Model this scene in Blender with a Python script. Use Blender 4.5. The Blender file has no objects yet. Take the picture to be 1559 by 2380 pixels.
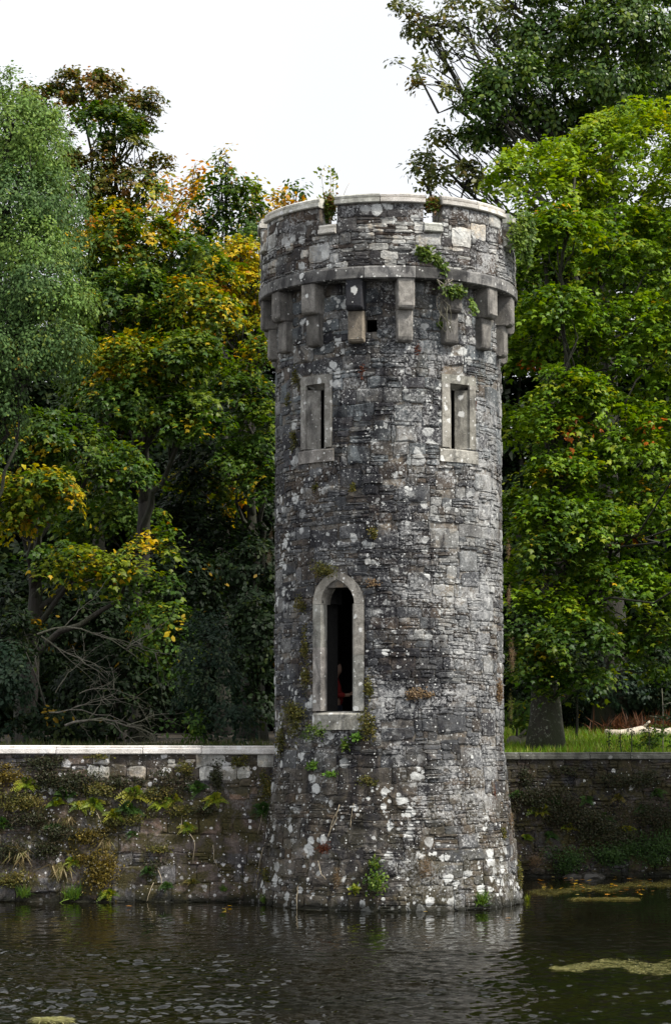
import bpy, math, random
import numpy as np
from mathutils import Vector, Matrix, Euler

rng = np.random.default_rng(11)
random.seed(11)
scene = bpy.context.scene
COL = scene.collection

# ------------------------------------------------------------------ camera, sky, sun, exposure
F, W, H = 4890.0, 1559.0, 2380.0          # focal length and frame of the photograph, in its own pixels
CAM = Vector((0.0, -40.75, 3.26))
TILT, YAW = math.atan(504 / F), math.atan(123.5 / F)
cam_d = bpy.data.cameras.new('camera')
cam = bpy.data.objects.new('camera', cam_d)
COL.objects.link(cam)
cam.location = CAM
cam.rotation_euler = (math.pi / 2 + TILT, 0, YAW)
cam_d.sensor_fit = 'VERTICAL'
cam_d.sensor_height = 36.0
cam_d.sensor_width = 36.0 * W / H
cam_d.lens = 36.0 * F / H
cam_d.clip_start = 0.5
cam_d.clip_end = 1500
scene.camera = cam

SUN_EL, SUN_AZ = math.radians(52), math.radians(60)      # azimuth to the right of the view, behind the camera
world = bpy.data.worlds.new('World')
scene.world = world
world.use_nodes = True
wn, wl = world.node_tree.nodes, world.node_tree.links
wn.clear()
w_out = wn.new('ShaderNodeOutputWorld')
w_bg = wn.new('ShaderNodeBackground')
w_sky = wn.new('ShaderNodeTexSky')
w_sky.sky_type = 'NISHITA'
w_sky.sun_disc = False
w_sky.sun_elevation = SUN_EL
w_sky.sun_rotation = math.pi - SUN_AZ
w_mix = wn.new('ShaderNodeMix')
w_mix.data_type = 'RGBA'
w_co = wn.new('ShaderNodeTexCoord')
w_no = wn.new('ShaderNodeTexNoise')
w_no.inputs['Scale'].default_value = 2.5
w_no.inputs['Detail'].default_value = 4
w_ramp = wn.new('ShaderNodeMapRange')
w_ramp.inputs['From Min'].default_value = 0.3
w_ramp.inputs['From Max'].default_value = 0.7
w_ramp.inputs['To Min'].default_value = 0.86
w_ramp.inputs['To Max'].default_value = 0.97
wl.new(w_co.outputs['Generated'], w_no.inputs['Vector'])
wl.new(w_no.outputs['Fac'], w_ramp.inputs['Value'])
wl.new(w_ramp.outputs['Result'], w_mix.inputs['Factor'])
wl.new(w_sky.outputs['Color'], w_mix.inputs['A'])
w_mix.inputs['B'].default_value = (8.2, 8.35, 8.6, 1)      # white cloud cover over the sky
wl.new(w_mix.outputs['Result'], w_bg.inputs['Color'])
w_bg.inputs['Strength'].default_value = 0.079
wl.new(w_bg.outputs['Background'], w_out.inputs['Surface'])

sun_d = bpy.data.lights.new('sun', 'SUN')
sun_d.energy = 3.4
sun_d.angle = math.radians(8)
sun_d.color = (1.0, 0.95, 0.87)
sun = bpy.data.objects.new('sun', sun_d)
COL.objects.link(sun)
sdir = Vector((math.sin(SUN_AZ) * math.cos(SUN_EL), -math.cos(SUN_AZ) * math.cos(SUN_EL), math.sin(SUN_EL)))
sun.rotation_euler = sdir.to_track_quat('Z', 'Y').to_euler()
sun.location = (20, -60, 60)

scene.view_settings.view_transform = 'Standard'
scene.view_settings.look = 'None'
scene.view_settings.exposure = 0.75
scene.view_settings.gamma = 1.0
scene.view_settings.use_curve_mapping = False
scene.cycles.use_denoising = True
scene.cycles.max_bounces = 6
scene.cycles.diffuse_bounces = 3
scene.cycles.glossy_bounces = 3
scene.cycles.transmission_bounces = 3
scene.cycles.sample_clamp_indirect = 6

# ------------------------------------------------------------------ measuring the photograph
R = np.array(Euler((math.pi / 2 + TILT, 0, YAW)).to_matrix())
C = np.array(CAM)

def at(px, py, Y):
    """world point on the plane y=Y seen at this place of the photograph"""
    d = R @ np.array([(px - W / 2) / F, -(py - H / 2) / F, -1.0])
    return C + d * ((Y - C[1]) / d[1])

def proj(p):
    v = R.T @ (np.asarray(p, float) - C)
    return W / 2 + F * v[0] / -v[2], H / 2 - F * v[1] / -v[2]

def z_at(py, x, y):
    U, Fw = R[:, 1], -R[:, 2]
    k = (H / 2 - py) / F
    qx, qy = x - C[0], y - C[1]
    return C[2] + (k * (Fw[0] * qx + Fw[1] * qy) - (U[0] * qx + U[1] * qy)) / (U[2] - k * Fw[2])

def theta_at(px, r, z):
    a, b = -1.45, 1.45
    for _ in range(50):
        m = (a + b) / 2
        if proj((r * math.sin(m), -r * math.cos(m), z))[0] < px: a = m
        else: b = m
    return (a + b) / 2

def tz(py, th, r):
    return z_at(py, r * math.sin(th), -r * math.cos(th))

# ------------------------------------------------------------------ object helpers
def mesh_from(name, V, Fc, mat=None, smooth=False, tint=None):
    me = bpy.data.meshes.new(name)
    me.from_pydata([tuple(v) for v in V], [], [tuple(f) for f in Fc])
    if tint is not None:
        a = me.attributes.new('tint', 'FLOAT_COLOR', 'POINT')
        t = np.ones((len(V), 4), np.float32)
        t[:, :3] = tint
        a.data.foreach_set('color', t.ravel())
    if mat: me.materials.append(mat)
    if smooth:
        me.polygons.foreach_set('use_smooth', np.ones(len(me.polygons), bool))
    me.update()
    return me

def link(name, data, parent=None, loc=None):
    o = bpy.data.objects.new(name, data)
    COL.objects.link(o)
    if parent is not None: o.parent = parent
    if loc is not None: o.location = loc
    return o

def tag(o, label=None, cat=None, group=None, kind=None):
    if label: o['label'] = label
    if cat: o['category'] = cat
    if group: o['group'] = group
    if kind: o['kind'] = kind
    return o

def empty(name, loc, label, cat, group=None):
    o = link(name, None, None, loc)
    o.empty_display_size = 0.3
    return tag(o, label, cat, group)

class MB:
    def __init__(s): s.v, s.f, s.t = [], [], []
    def add(s, V, Fc, tint=(1, 1, 1)):
        n = len(s.v)
        s.v += [tuple(v) for v in V]
        s.f += [tuple(i + n for i in f) for f in Fc]
        s.t += [tuple(tint)] * len(V)
    def obj(s, name, mat, parent=None, smooth=False, origin=None):
        V = np.array(s.v, float)
        o0 = np.zeros(3) if origin is None else np.asarray(origin, float)
        me = mesh_from(name, V - o0, s.f, mat, smooth, np.array(s.t))
        o = link(name, me, parent)
        po = np.zeros(3) if parent is None else np.array(parent.location)
        if parent is not None and parent.parent is not None:
            po = po + np.array(parent.parent.location)
        o.location = tuple(o0 - po)
        return o

def tube(mb, pts, rad, sides=6, tint=(1, 1, 1), cap=True):
    pts = [np.asarray(p, float) for p in pts]
    V, Fc = [], []
    up = np.array([0.13, 0.21, 0.97])
    for i, p in enumerate(pts):
        t = pts[min(i + 1, len(pts) - 1)] - pts[max(i - 1, 0)]
        t = t / (np.linalg.norm(t) + 1e-9)
        a = np.cross(t, up)
        if np.linalg.norm(a) < 1e-3: a = np.cross(t, np.array([1.0, 0, 0]))
        a /= np.linalg.norm(a)
        b = np.cross(t, a)
        for k in range(sides):
            an = 2 * math.pi * k / sides
            V.append(p + rad[i] * (math.cos(an) * a + math.sin(an) * b))
    for i in range(len(pts) - 1):
        for k in range(sides):
            k2 = (k + 1) % sides
            Fc.append((i * sides + k, i * sides + k2, (i + 1) * sides + k2, (i + 1) * sides + k))
    if cap:
        Fc.append(tuple(range(sides))[::-1])
        Fc.append(tuple((len(pts) - 1) * sides + k for k in range(sides)))
    mb.add(V, Fc, tint)

def bez(a, b, c, n):
    a, b, c = map(np.asarray, (a, b, c))
    return [(1 - t) ** 2 * a + 2 * t * (1 - t) * b + t * t * c for t in np.linspace(0, 1, n)]

# ------------------------------------------------------------------ materials
class NT:
    def __init__(s, name):
        s.m = bpy.data.materials.new(name)
        s.m.use_nodes = True
        s.t = s.m.node_tree
        s.t.nodes.clear()
        s.out = s.t.nodes.new('ShaderNodeOutputMaterial')
    def n(s, typ, **kw):
        nd = s.t.nodes.new('ShaderNode' + typ)
        for k, v in kw.items():
            if hasattr(nd, k) and not k[0].isupper(): setattr(nd, k, v)
            else: s.set(nd, k.replace('_', ' '), v)
        return nd
    def set(s, nd, k, v):
        i = nd.inputs[k]
        if isinstance(v, bpy.types.NodeSocket): s.t.links.new(v, i)
        else:
            if i.type == 'RGBA' and len(v) == 3: v = (*v, 1)
            i.default_value = v
    def math(s, op, a, b=0.0, clamp=False):
        nd = s.t.nodes.new('ShaderNodeMath')
        nd.operation = op
        nd.use_clamp = clamp
        for k, v in ((0, a), (1, b)):
            if isinstance(v, bpy.types.NodeSocket): s.t.links.new(v, nd.inputs[k])
            else: nd.inputs[k].default_value = v
        return nd.outputs[0]
    def ramp(s, v, a, b, lo=0.0, hi=1.0):
        nd = s.n('MapRange', Value=v, From_Min=a, From_Max=b, To_Min=lo, To_Max=hi)
        return nd.outputs['Result']
    def mix(s, f, a, b, mode='MIX'):
        nd = s.t.nodes.new('ShaderNodeMix')
        nd.data_type = 'RGBA'
        nd.blend_type = mode
        for k, v in (('Factor', f), ('A', a), ('B', b)):
            i = [q for q in nd.inputs if q.name == k and (q.type == 'RGBA' or k == 'Factor')][0]
            if isinstance(v, bpy.types.NodeSocket): s.t.links.new(v, i)
            else: i.default_value = (*v, 1) if not isinstance(v, float) and len(v) == 3 else v
        return [q for q in nd.outputs if q.type == 'RGBA'][0]
    def pos(s): return s.n('NewGeometry').outputs['Position']
    def scl(s, v, sc):
        nd = s.t.nodes.new('ShaderNodeVectorMath')
        nd.operation = 'MULTIPLY'
        s.t.links.new(v, nd.inputs[0])
        nd.inputs[1].default_value = sc
        return nd.outputs[0]
    def noise(s, v, scale, detail=4, rough=0.6, dist=0.0):
        return s.n('TexNoise', Vector=v, Scale=scale, Detail=detail, Roughness=rough, Distortion=dist).outputs['Fac']
    def surf(s, sh): s.t.links.new(sh, s.out.inputs['Surface'])

def spots(nt, P, scale, lo, hi, nz, amt):
    """round lichen patches of uneven size: mask 0..1"""
    v = nt.n('TexVoronoi', Vector=P, Scale=scale)
    d = v.outputs['Distance']
    sep = nt.n('SeparateColor', Color=v.outputs['Color'])
    rad = nt.math('MULTIPLY_ADD', sep.outputs['Red'], hi - lo)
    rad.node.inputs[2].default_value = lo
    keep = nt.math('LESS_THAN', sep.outputs['Green'], amt)
    rad = nt.math('MULTIPLY', rad, keep)
    d2 = nt.math('MULTIPLY_ADD', nz, 0.8)
    nt.t.links.new(nt.math('ADD', d, -0.40), d2.node.inputs[2])
    return nt.ramp(nt.math('SUBTRACT', rad, d2), -0.02, 0.06)

def stone_mat(name, crust=0.5, crust_x=None, stain=0.5, big=0.25, small=0.25, moss=0.0, moss_z=(0, 1),
              white=(0.66, 0.67, 0.65), strata=0.45, stain_x=None):
    nt = NT(name)
    P = nt.pos()
    tint = nt.n('Attribute', attribute_name='tint').outputs['Color']
    fine = nt.noise(P, 26, 8, 0.72)
    mid = nt.noise(P, 5.5, 5, 0.6, 0.6)
    lay = nt.noise(nt.scl(P, (4, 4, 34)), 1.0, 5, 0.65, 0.4)
    big_n = nt.noise(P, 1.1, 4, 0.6, 0.5)
    sep = nt.n('SeparateXYZ', Vector=P)
    v = nt.math('MULTIPLY', nt.ramp(fine, 0.25, 0.75, 0.45, 1.6), nt.ramp(mid, 0.3, 0.7, 0.7, 1.3))
    v = nt.math('MULTIPLY', v, nt.ramp(lay, 0.3, 0.7, 1 - strata * 0.6, 1 + strata * 0.3))
    col = nt.mix(1.0, tint, nt.n('CombineColor', Red=v, Green=v, Blue=v).outputs[0], 'MULTIPLY')
    br = nt.ramp(nt.noise(P, 1.7, 5, 0.65, 0.6), 0.5, 0.64, 0.0, 0.55)
    col = nt.mix(br, col, nt.mix(1.0, col, (1.25, 1.0, 0.72), 'MULTIPLY'))
    # black weathering in tall runs
    st = nt.noise(nt.scl(P, (1.0, 1.0, 0.40)), 2.2, 7, 0.7, 0.8)
    st = nt.math('ADD', st, nt.ramp(nt.math('ABSOLUTE', nt.math('ADD', sep.outputs['X'], stain_x)), 0.3, 1.7, 0.055, -0.06)) if stain_x is not None else st
    stm = nt.math('MULTIPLY', nt.ramp(st, 0.47, 0.58), nt.ramp(fine, 0.33, 0.50))
    stm = nt.math('MULTIPLY', stm, stain, True)
    col = nt.mix(stm, col, (0.012, 0.012, 0.016))
    # pale crustose lichen, speckled
    cr = nt.noise(P, 21, 9, 0.78, 0.3)
    thr = nt.ramp(big_n, 0.35, 0.65, 0.14, -0.06)
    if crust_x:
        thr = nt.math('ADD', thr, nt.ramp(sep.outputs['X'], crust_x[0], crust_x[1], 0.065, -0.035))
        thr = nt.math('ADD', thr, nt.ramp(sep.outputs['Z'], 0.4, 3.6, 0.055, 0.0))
    crm = nt.ramp(nt.math('SUBTRACT', cr, nt.math('ADD', thr, 0.5)), 0.0, 0.035)
    crm = nt.math('MULTIPLY', crm, crust, True)
    col = nt.mix(crm, col, nt.mix(nt.ramp(mid, 0.35, 0.65), (0.26, 0.265, 0.27), (0.50, 0.50, 0.49)))
    if moss > 0:
        mz = nt.ramp(sep.outputs['Z'], moss_z[0], moss_z[1], 1.0, 0.0)
        mn = nt.noise(P, 2.3, 6, 0.7, 0.5)
        mm = nt.math('MULTIPLY', nt.ramp(mn, 0.45, 0.56), mz)
        mm = nt.math('MULTIPLY', mm, moss, True)
        col = nt.mix(mm, col, nt.mix(nt.ramp(fine, 0.35, 0.65), (0.022, 0.022, 0.008), (0.075, 0.062, 0.02)))
    # white round lichens
    nz = nt.noise(P, 9, 4, 0.6)
    nz2 = nt.noise(P, 30, 3, 0.6)
    cl = nt.ramp(nt.noise(P, 0.9, 3, 0.6), 0.46, 0.56)
    m1 = spots(nt, P, 5.2, 0.12, 0.62, nz, big)
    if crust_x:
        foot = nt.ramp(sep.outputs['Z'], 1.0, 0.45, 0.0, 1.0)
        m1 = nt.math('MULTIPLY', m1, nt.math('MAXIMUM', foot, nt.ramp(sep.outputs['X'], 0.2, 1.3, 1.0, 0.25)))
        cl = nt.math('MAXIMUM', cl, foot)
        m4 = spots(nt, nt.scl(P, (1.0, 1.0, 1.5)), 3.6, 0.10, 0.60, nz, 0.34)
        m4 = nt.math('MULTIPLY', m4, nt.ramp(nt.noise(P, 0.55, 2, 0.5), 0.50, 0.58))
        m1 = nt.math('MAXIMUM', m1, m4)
    m2 = spots(nt, P, 11.0, 0.12, 0.50, nz, small)
    m3 = spots(nt, P, 27.0, 0.05, 0.45, nz2, small * 0.8)
    m = nt.math('MAXIMUM', nt.math('MULTIPLY', m1, cl), nt.math('MAXIMUM', nt.math('MULTIPLY', m2, cl), m3))
    m = nt.math('MULTIPLY', m, nt.ramp(fine, 0.28, 0.42))
    col = nt.mix(m, col, nt.mix(nt.ramp(fine, 0.35, 0.7), tuple(w * 0.72 for w in white), white))
    wet = nt.ramp(nt.math('ADD', sep.outputs['Z'], nt.math('MULTIPLY', nt.math('ADD', mid, -0.5), 0.35)), 0.06, 0.20, 0.85, 0.0)
    col = nt.mix(wet, col, (0.012, 0.013, 0.008))
    hgt = nt.math('ADD', nt.math('MULTIPLY', fine, 0.7), nt.math('MULTIPLY', lay, 0.6 * strata))
    hgt = nt.math('ADD', hgt, nt.math('MULTIPLY', mid, 0.9))
    bump = nt.n('Bump', Strength=0.75, Distance=0.035, Height=hgt)
    b = nt.n('BsdfPrincipled', Base_Color=col, Roughness=0.88, Normal=bump.outputs[0])
    nt.set(b, 'Specular IOR Level', 0.25)
    nt.surf(b.outputs[0])
    return nt.m

def dressed_mat(name, base, dark, spots_big=0.2, stain=0.4, wht=(0.72, 0.72, 0.69)):
    nt = NT(name)
    P = nt.pos()
    tint = nt.n('Attribute', attribute_name='tint').outputs['Color']
    fine = nt.noise(P, 60, 6, 0.8)
    mid = nt.noise(P, 4, 6, 0.65, 0.5)
    nz = nt.noise(P, 9, 4, 0.6)
    col = nt.mix(nt.ramp(mid, 0.35, 0.68), dark, base)
    g = nt.ramp(fine, 0.3, 0.7, 0.6, 1.35)
    col = nt.mix(1.0, col, nt.n('CombineColor', Red=g, Green=g, Blue=g).outputs[0], 'MULTIPLY')
    col = nt.mix(1.0, col, tint, 'MULTIPLY')
    st = nt.noise(nt.scl(P, (1.6, 1.6, 0.5)), 2.2, 6, 0.7, 0.4)
    stm = nt.math('MULTIPLY', nt.ramp(st, 0.5, 0.62), stain, True)
    col = nt.mix(stm, col, (0.035, 0.034, 0.036))
    m = nt.math('MAXIMUM', spots(nt, P, 5.0, 0.08, 0.36, nz, spots_big), spots(nt, P, 17.0, 0.1, 0.36, nz, spots_big * .35))
    col = nt.mix(m, col, wht)
    hgt = nt.math('ADD', nt.math('MULTIPLY', fine, 0.4), mid)
    bump = nt.n('Bump', Strength=0.7, Distance=0.045, Height=hgt)
    b = nt.n('BsdfPrincipled', Base_Color=col, Roughness=0.85, Normal=bump.outputs[0])
    nt.set(b, 'Specular IOR Level', 0.25)
    nt.surf(b.outputs[0])
    return nt.m

def leaf_mat(name, trans=0.35, rough=0.45, spec=0.22):
    nt = NT(name)
    c = nt.n('Attribute', attribute_name='tint').outputs['Color']
    n = nt.noise(nt.pos(), 40, 2)
    v = nt.ramp(n, 0.3, 0.7, 0.8, 1.2)
    c = nt.mix(1.0, c, nt.n('CombineColor', Red=v, Green=v, Blue=v).outputs[0], 'MULTIPLY')
    b = nt.n('BsdfPrincipled', Base_Color=c, Roughness=rough)
    nt.set(b, 'Specular IOR Level', spec)
    hs = nt.n('HueSaturation', Color=c, Saturation=1.15, Value=1.5, Hue=0.49)
    t = nt.n('BsdfTranslucent', Color=hs.outputs[0])
    mx = nt.n('MixShader', Fac=trans)
    nt.t.links.new(b.outputs[0], mx.inputs[1])
    nt.t.links.new(t.outputs[0], mx.inputs[2])
    nt.surf(mx.outputs[0])
    return nt.m

def bark_mat(name, a, b_, moss=(0.03, 0.04, 0.012), mossy=0.4, flecks=0.0):
    nt = NT(name)
    P = nt.pos()
    n = nt.noise(nt.scl(P, (9, 9, 1.6)), 1.6, 7, 0.7, 0.5)
    m = nt.noise(P, 1.6, 4, 0.6)
    col = nt.mix(nt.ramp(n, 0.35, 0.65), a, b_)
    mm = nt.math('MULTIPLY', nt.ramp(m, 0.42, 0.6), mossy, True)
    col = nt.mix(mm, col, moss)
    if flecks > 0:
        f = nt.math('MULTIPLY', nt.ramp(nt.noise(P, 14, 5, 0.7), 0.56, 0.63), nt.ramp(m, 0.6, 0.45))
        col = nt.mix(nt.math('MULTIPLY', f, flecks, True), col, (0.36, 0.38, 0.32))
    bump = nt.n('Bump', Strength=0.8, Distance=0.05, Height=n)
    b = nt.n('BsdfPrincipled', Base_Color=col, Roughness=0.9, Normal=bump.outputs[0])
    nt.surf(b.outputs[0])
    return nt.m

def flat_mat(name, col, rough=0.8, var=0.3, scale=12):
    nt = NT(name)
    n = nt.noise(nt.pos(), scale, 5, 0.65)
    c = nt.mix(nt.ramp(n, 0.3, 0.7), tuple(x * (1 - var) for x in col), tuple(min(1, x * (1 + var)) for x in col))
    bump = nt.n('Bump', Strength=0.3, Distance=0.01, Height=n)
    b = nt.n('BsdfPrincipled', Base_Color=c, Roughness=rough, Normal=bump.outputs[0])
    nt.surf(b.outputs[0])
    return nt.m

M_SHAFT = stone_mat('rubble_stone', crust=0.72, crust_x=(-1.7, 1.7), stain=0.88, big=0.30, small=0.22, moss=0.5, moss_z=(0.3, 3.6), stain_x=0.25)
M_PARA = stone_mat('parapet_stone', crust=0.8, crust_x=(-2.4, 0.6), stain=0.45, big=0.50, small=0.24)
M_LWALL = stone_mat('pond_wall_stone', crust=0.2, stain=0.6, big=0.10, small=0.16, moss=0.95, moss_z=(1.9, 3.0), white=(0.74, 0.73, 0.72))
M_RWALL = stone_mat('shaded_wall_stone', crust=0.12, stain=1.0, big=0.03, small=0.05, moss=1.0, moss_z=(1.5, 4.0))  # heavy stain partly paints in tree shade, beyond the wall's real staining
M_COPING = dressed_mat('limestone_coping', (0.72, 0.71, 0.67), (0.44, 0.43, 0.385), 0.3, 0.34, (0.80, 0.79, 0.77))
M_LCOPING = dressed_mat('whitened_coping', (0.86, 0.84, 0.82), (0.64, 0.61, 0.58), 0.3, 0.22, (0.80, 0.79, 0.77))
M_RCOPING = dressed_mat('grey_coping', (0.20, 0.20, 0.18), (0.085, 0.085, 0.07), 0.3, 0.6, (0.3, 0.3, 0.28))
M_GRANITE = dressed_mat('granite', (0.30, 0.288, 0.27), (0.13, 0.125, 0.115), 0.10, 0.55)
M_SURROUND = dressed_mat('window_granite', (0.46, 0.445, 0.41), (0.20, 0.19, 0.168), 0.55, 0.62)
M_STRING = dressed_mat('string_stone', (0.25, 0.245, 0.235), (0.08, 0.08, 0.082), 0.5, 0.85)
M_INNER = flat_mat('inner_shade_plaster', (0.022, 0.021, 0.020))  # near black: the darkness of the interior is put into the colour
M_LEAF = leaf_mat('leaf')
M_LEAF_DULL = leaf_mat('small_leaf', 0.28, 0.55, 0.16)
M_LEAF_GLOSS = leaf_mat('glossy_leaf', 0.25, 0.38, 0.3)
M_BARK = bark_mat('bark', (0.012, 0.010, 0.008), (0.038, 0.033, 0.027))
M_BARK_BIG = bark_mat('maple_bark', (0.022, 0.019, 0.015), (0.055, 0.047, 0.038), mossy=0.6, flecks=0.7)
M_DEADWOOD = bark_mat('dead_wood', (0.10, 0.09, 0.07), (0.25, 0.225, 0.185), (0.10, 0.12, 0.04), 0.35)
M_LOG = bark_mat('bare_log', (0.42, 0.35, 0.28), (0.66, 0.58, 0.48), mossy=0.0)
M_WET = flat_mat('wet_stone', (.028, .026, .022), .45, .4, 8)
M_STEM = flat_mat('dry_stem', (0.42, 0.35, 0.24), 0.8, 0.35, 20)

# ------------------------------------------------------------------ leaves
T_MAPLE = (np.array([(0, .30, .05), (0, 0, 0), (.33, -.06, -.06), (.23, .2, 0), (.56, .36, -.14), (.2, .54, 0), (0, 1, -.16),
                     (-.2, .54, 0), (-.56, .36, -.14), (-.23, .2, 0), (-.33, -.06, -.06)]),
           np.array([(0, i, i + 1) for i in range(1, 10)] + [(0, 10, 1)]))
T_MAPLE8 = (np.array([(0, .28, .05), (0, 0, 0), (.30, .02, -.06), (.52, .36, -.14), (.19, .54, 0), (0, 1, -.16),
                      (-.19, .54, 0), (-.52, .36, -.14), (-.30, .02, -.06)]), np.array([(0, i, i + 1) for i in range(1, 8)] + [(0, 8, 1)]))
T_OVAL = (np.array([(0, 0, 0), (.28, .35, -.06), (.2, .75, -.08), (0, 1, -.12), (-.2, .75, -.08), (-.28, .35, -.06)]),
          np.array([(0, 1, 2), (0, 2, 3), (0, 3, 4), (0, 4, 5)]))
T_DIA = (np.array([(0, 0, 0), (.30, .45, -.07), (0, 1, -.1), (-.30, .45, -.07)]), np.array([(0, 1, 2), (0, 2, 3)]))
T_BLADE = (np.array([(.04, 0, 0), (-.04, 0, 0), (.03, .5, .0), (-.03, .5, .0), (0, 1, -.18)]),
           np.array([(0, 1, 3), (0, 3, 2), (2, 3, 4)]))

def unit(a): return a / (np.linalg.norm(a, axis=-1, keepdims=True) + 1e-9)

def leaf_obj(name, tmpl, P, N, D, S, Cc, mat, parent=None, origin=(0, 0, 0)):
    T, Fc = tmpl
    n, k, m = len(P), len(T), len(Fc)
    N = unit(N)
    D = unit(D - (D * N).sum(1, keepdims=True) * N)
    X = np.cross(D, N)
    V = P[:, None] + S[:, None, None] * (T[None, :, 0:1] * X[:, None] + T[None, :, 1:2] * D[:, None] + T[None, :, 2:3] * N[:, None])
    V = (V - np.asarray(origin)).reshape(-1, 3).astype(np.float32)
    idx = (Fc[None] + (np.arange(n) * k)[:, None, None]).reshape(-1).astype(np.int32)
    me = bpy.data.meshes.new(name)
    me.vertices.add(len(V)); me.vertices.foreach_set('co', V.ravel())
    me.loops.add(len(idx)); me.loops.foreach_set('vertex_index', idx)
    me.polygons.add(n * m); me.polygons.foreach_set('loop_start', np.arange(0, n * m * 3, 3, dtype=np.int32))
    me.update(calc_edges=True)
    a = me.attributes.new('tint', 'FLOAT_COLOR', 'POINT')
    cc = np.ones((n, k, 4), np.float32)
    cc[:, :, :3] = np.clip(Cc, 0.003, 0.9)[:, None]
    a.data.foreach_set('color', cc.ravel())
    me.materials.append(mat)
    o = link(name, me, parent)
    po = np.zeros(3) if parent is None else np.array(parent.location)
    o.location = tuple(np.asarray(origin) - po)
    return o

PAL = {
    'maple': [((.100, .190, .010), 5), ((.155, .250, .012), 4), ((.050, .105, .010), 3.6), ((.25, .30, .015), 1.2), ((.45, .28, .012), .08), ((.36, .10, .010), .03)],
    'maplelit': [((.195, .300, .014), 5), ((.26, .345, .016), 3), ((.11, .20, .012), 2.6), ((.38, .36, .016), .4)],  # brighter maple leaves, sunlight on the crown painted into their colour
    'autumn': [((.062, .115, .010), 5), ((.145, .190, .010), 3.5), ((.36, .31, .010), 2.0), ((.50, .33, .008), .9), ((.40, .16, .010), .25)],
    'gold': [((.52, .37, .010), 3.2), ((.40, .37, .012), 3.8), ((.17, .22, .012), 3.2), ((.46, .20, .010), .5)],
    'orange': [((.55, .32, .03), 3), ((.48, .21, .02), 1.4), ((.26, .25, .03), 3.4)],
    'green': [((.038, .084, .012), 5), ((.066, .120, .013), 4), ((.13, .180, .014), 1.8), ((.38, .28, .012), .25)],
    'dark': [((.008, .018, .006), 5), ((.013, .027, .007), 3), ((.030, .045, .009), .7), ((.22, .14, .008), .07)],  # leaves kept near black to paint in the shade of the low wood
    'birch': [((.080, .145, .045), 5), ((.115, .190, .055), 4), ((.055, .110, .032), 3), ((.19, .25, .05), 1)],
    'birchlit': [((.135, .230, .050), 5), ((.19, .275, .06), 3), ((.10, .165, .036), 2)],  # paler birch copy with the light on its outer lobes painted in
    'brown': [((.17, .115, .022), 3), ((.125, .115, .02), 4), ((.06, .085, .015), 4), ((.26, .13, .03), .8)],
    'oak': [((.042, .088, .014), 5), ((.075, .130, .018), 4), ((.13, .185, .022), 2)],
    'oakbrown': [((.085, .105, .018), 4), ((.145, .150, .026), 3), ((.17, .125, .03), .8), ((.055, .08, .016), 3)],
    'elder': [((.015, .032, .018), 5), ((.028, .050, .028), 3), ((.06, .085, .042), 1)],  # elder greens lowered so understorey shade sits in the colour
}

def pick(rg, pal, n):
    cols = np.array([p[0] for p in PAL[pal]]); w = np.array([p[1] for p in PAL[pal]], float)
    return cols[rg.choice(len(cols), n, p=w / w.sum())]

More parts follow.
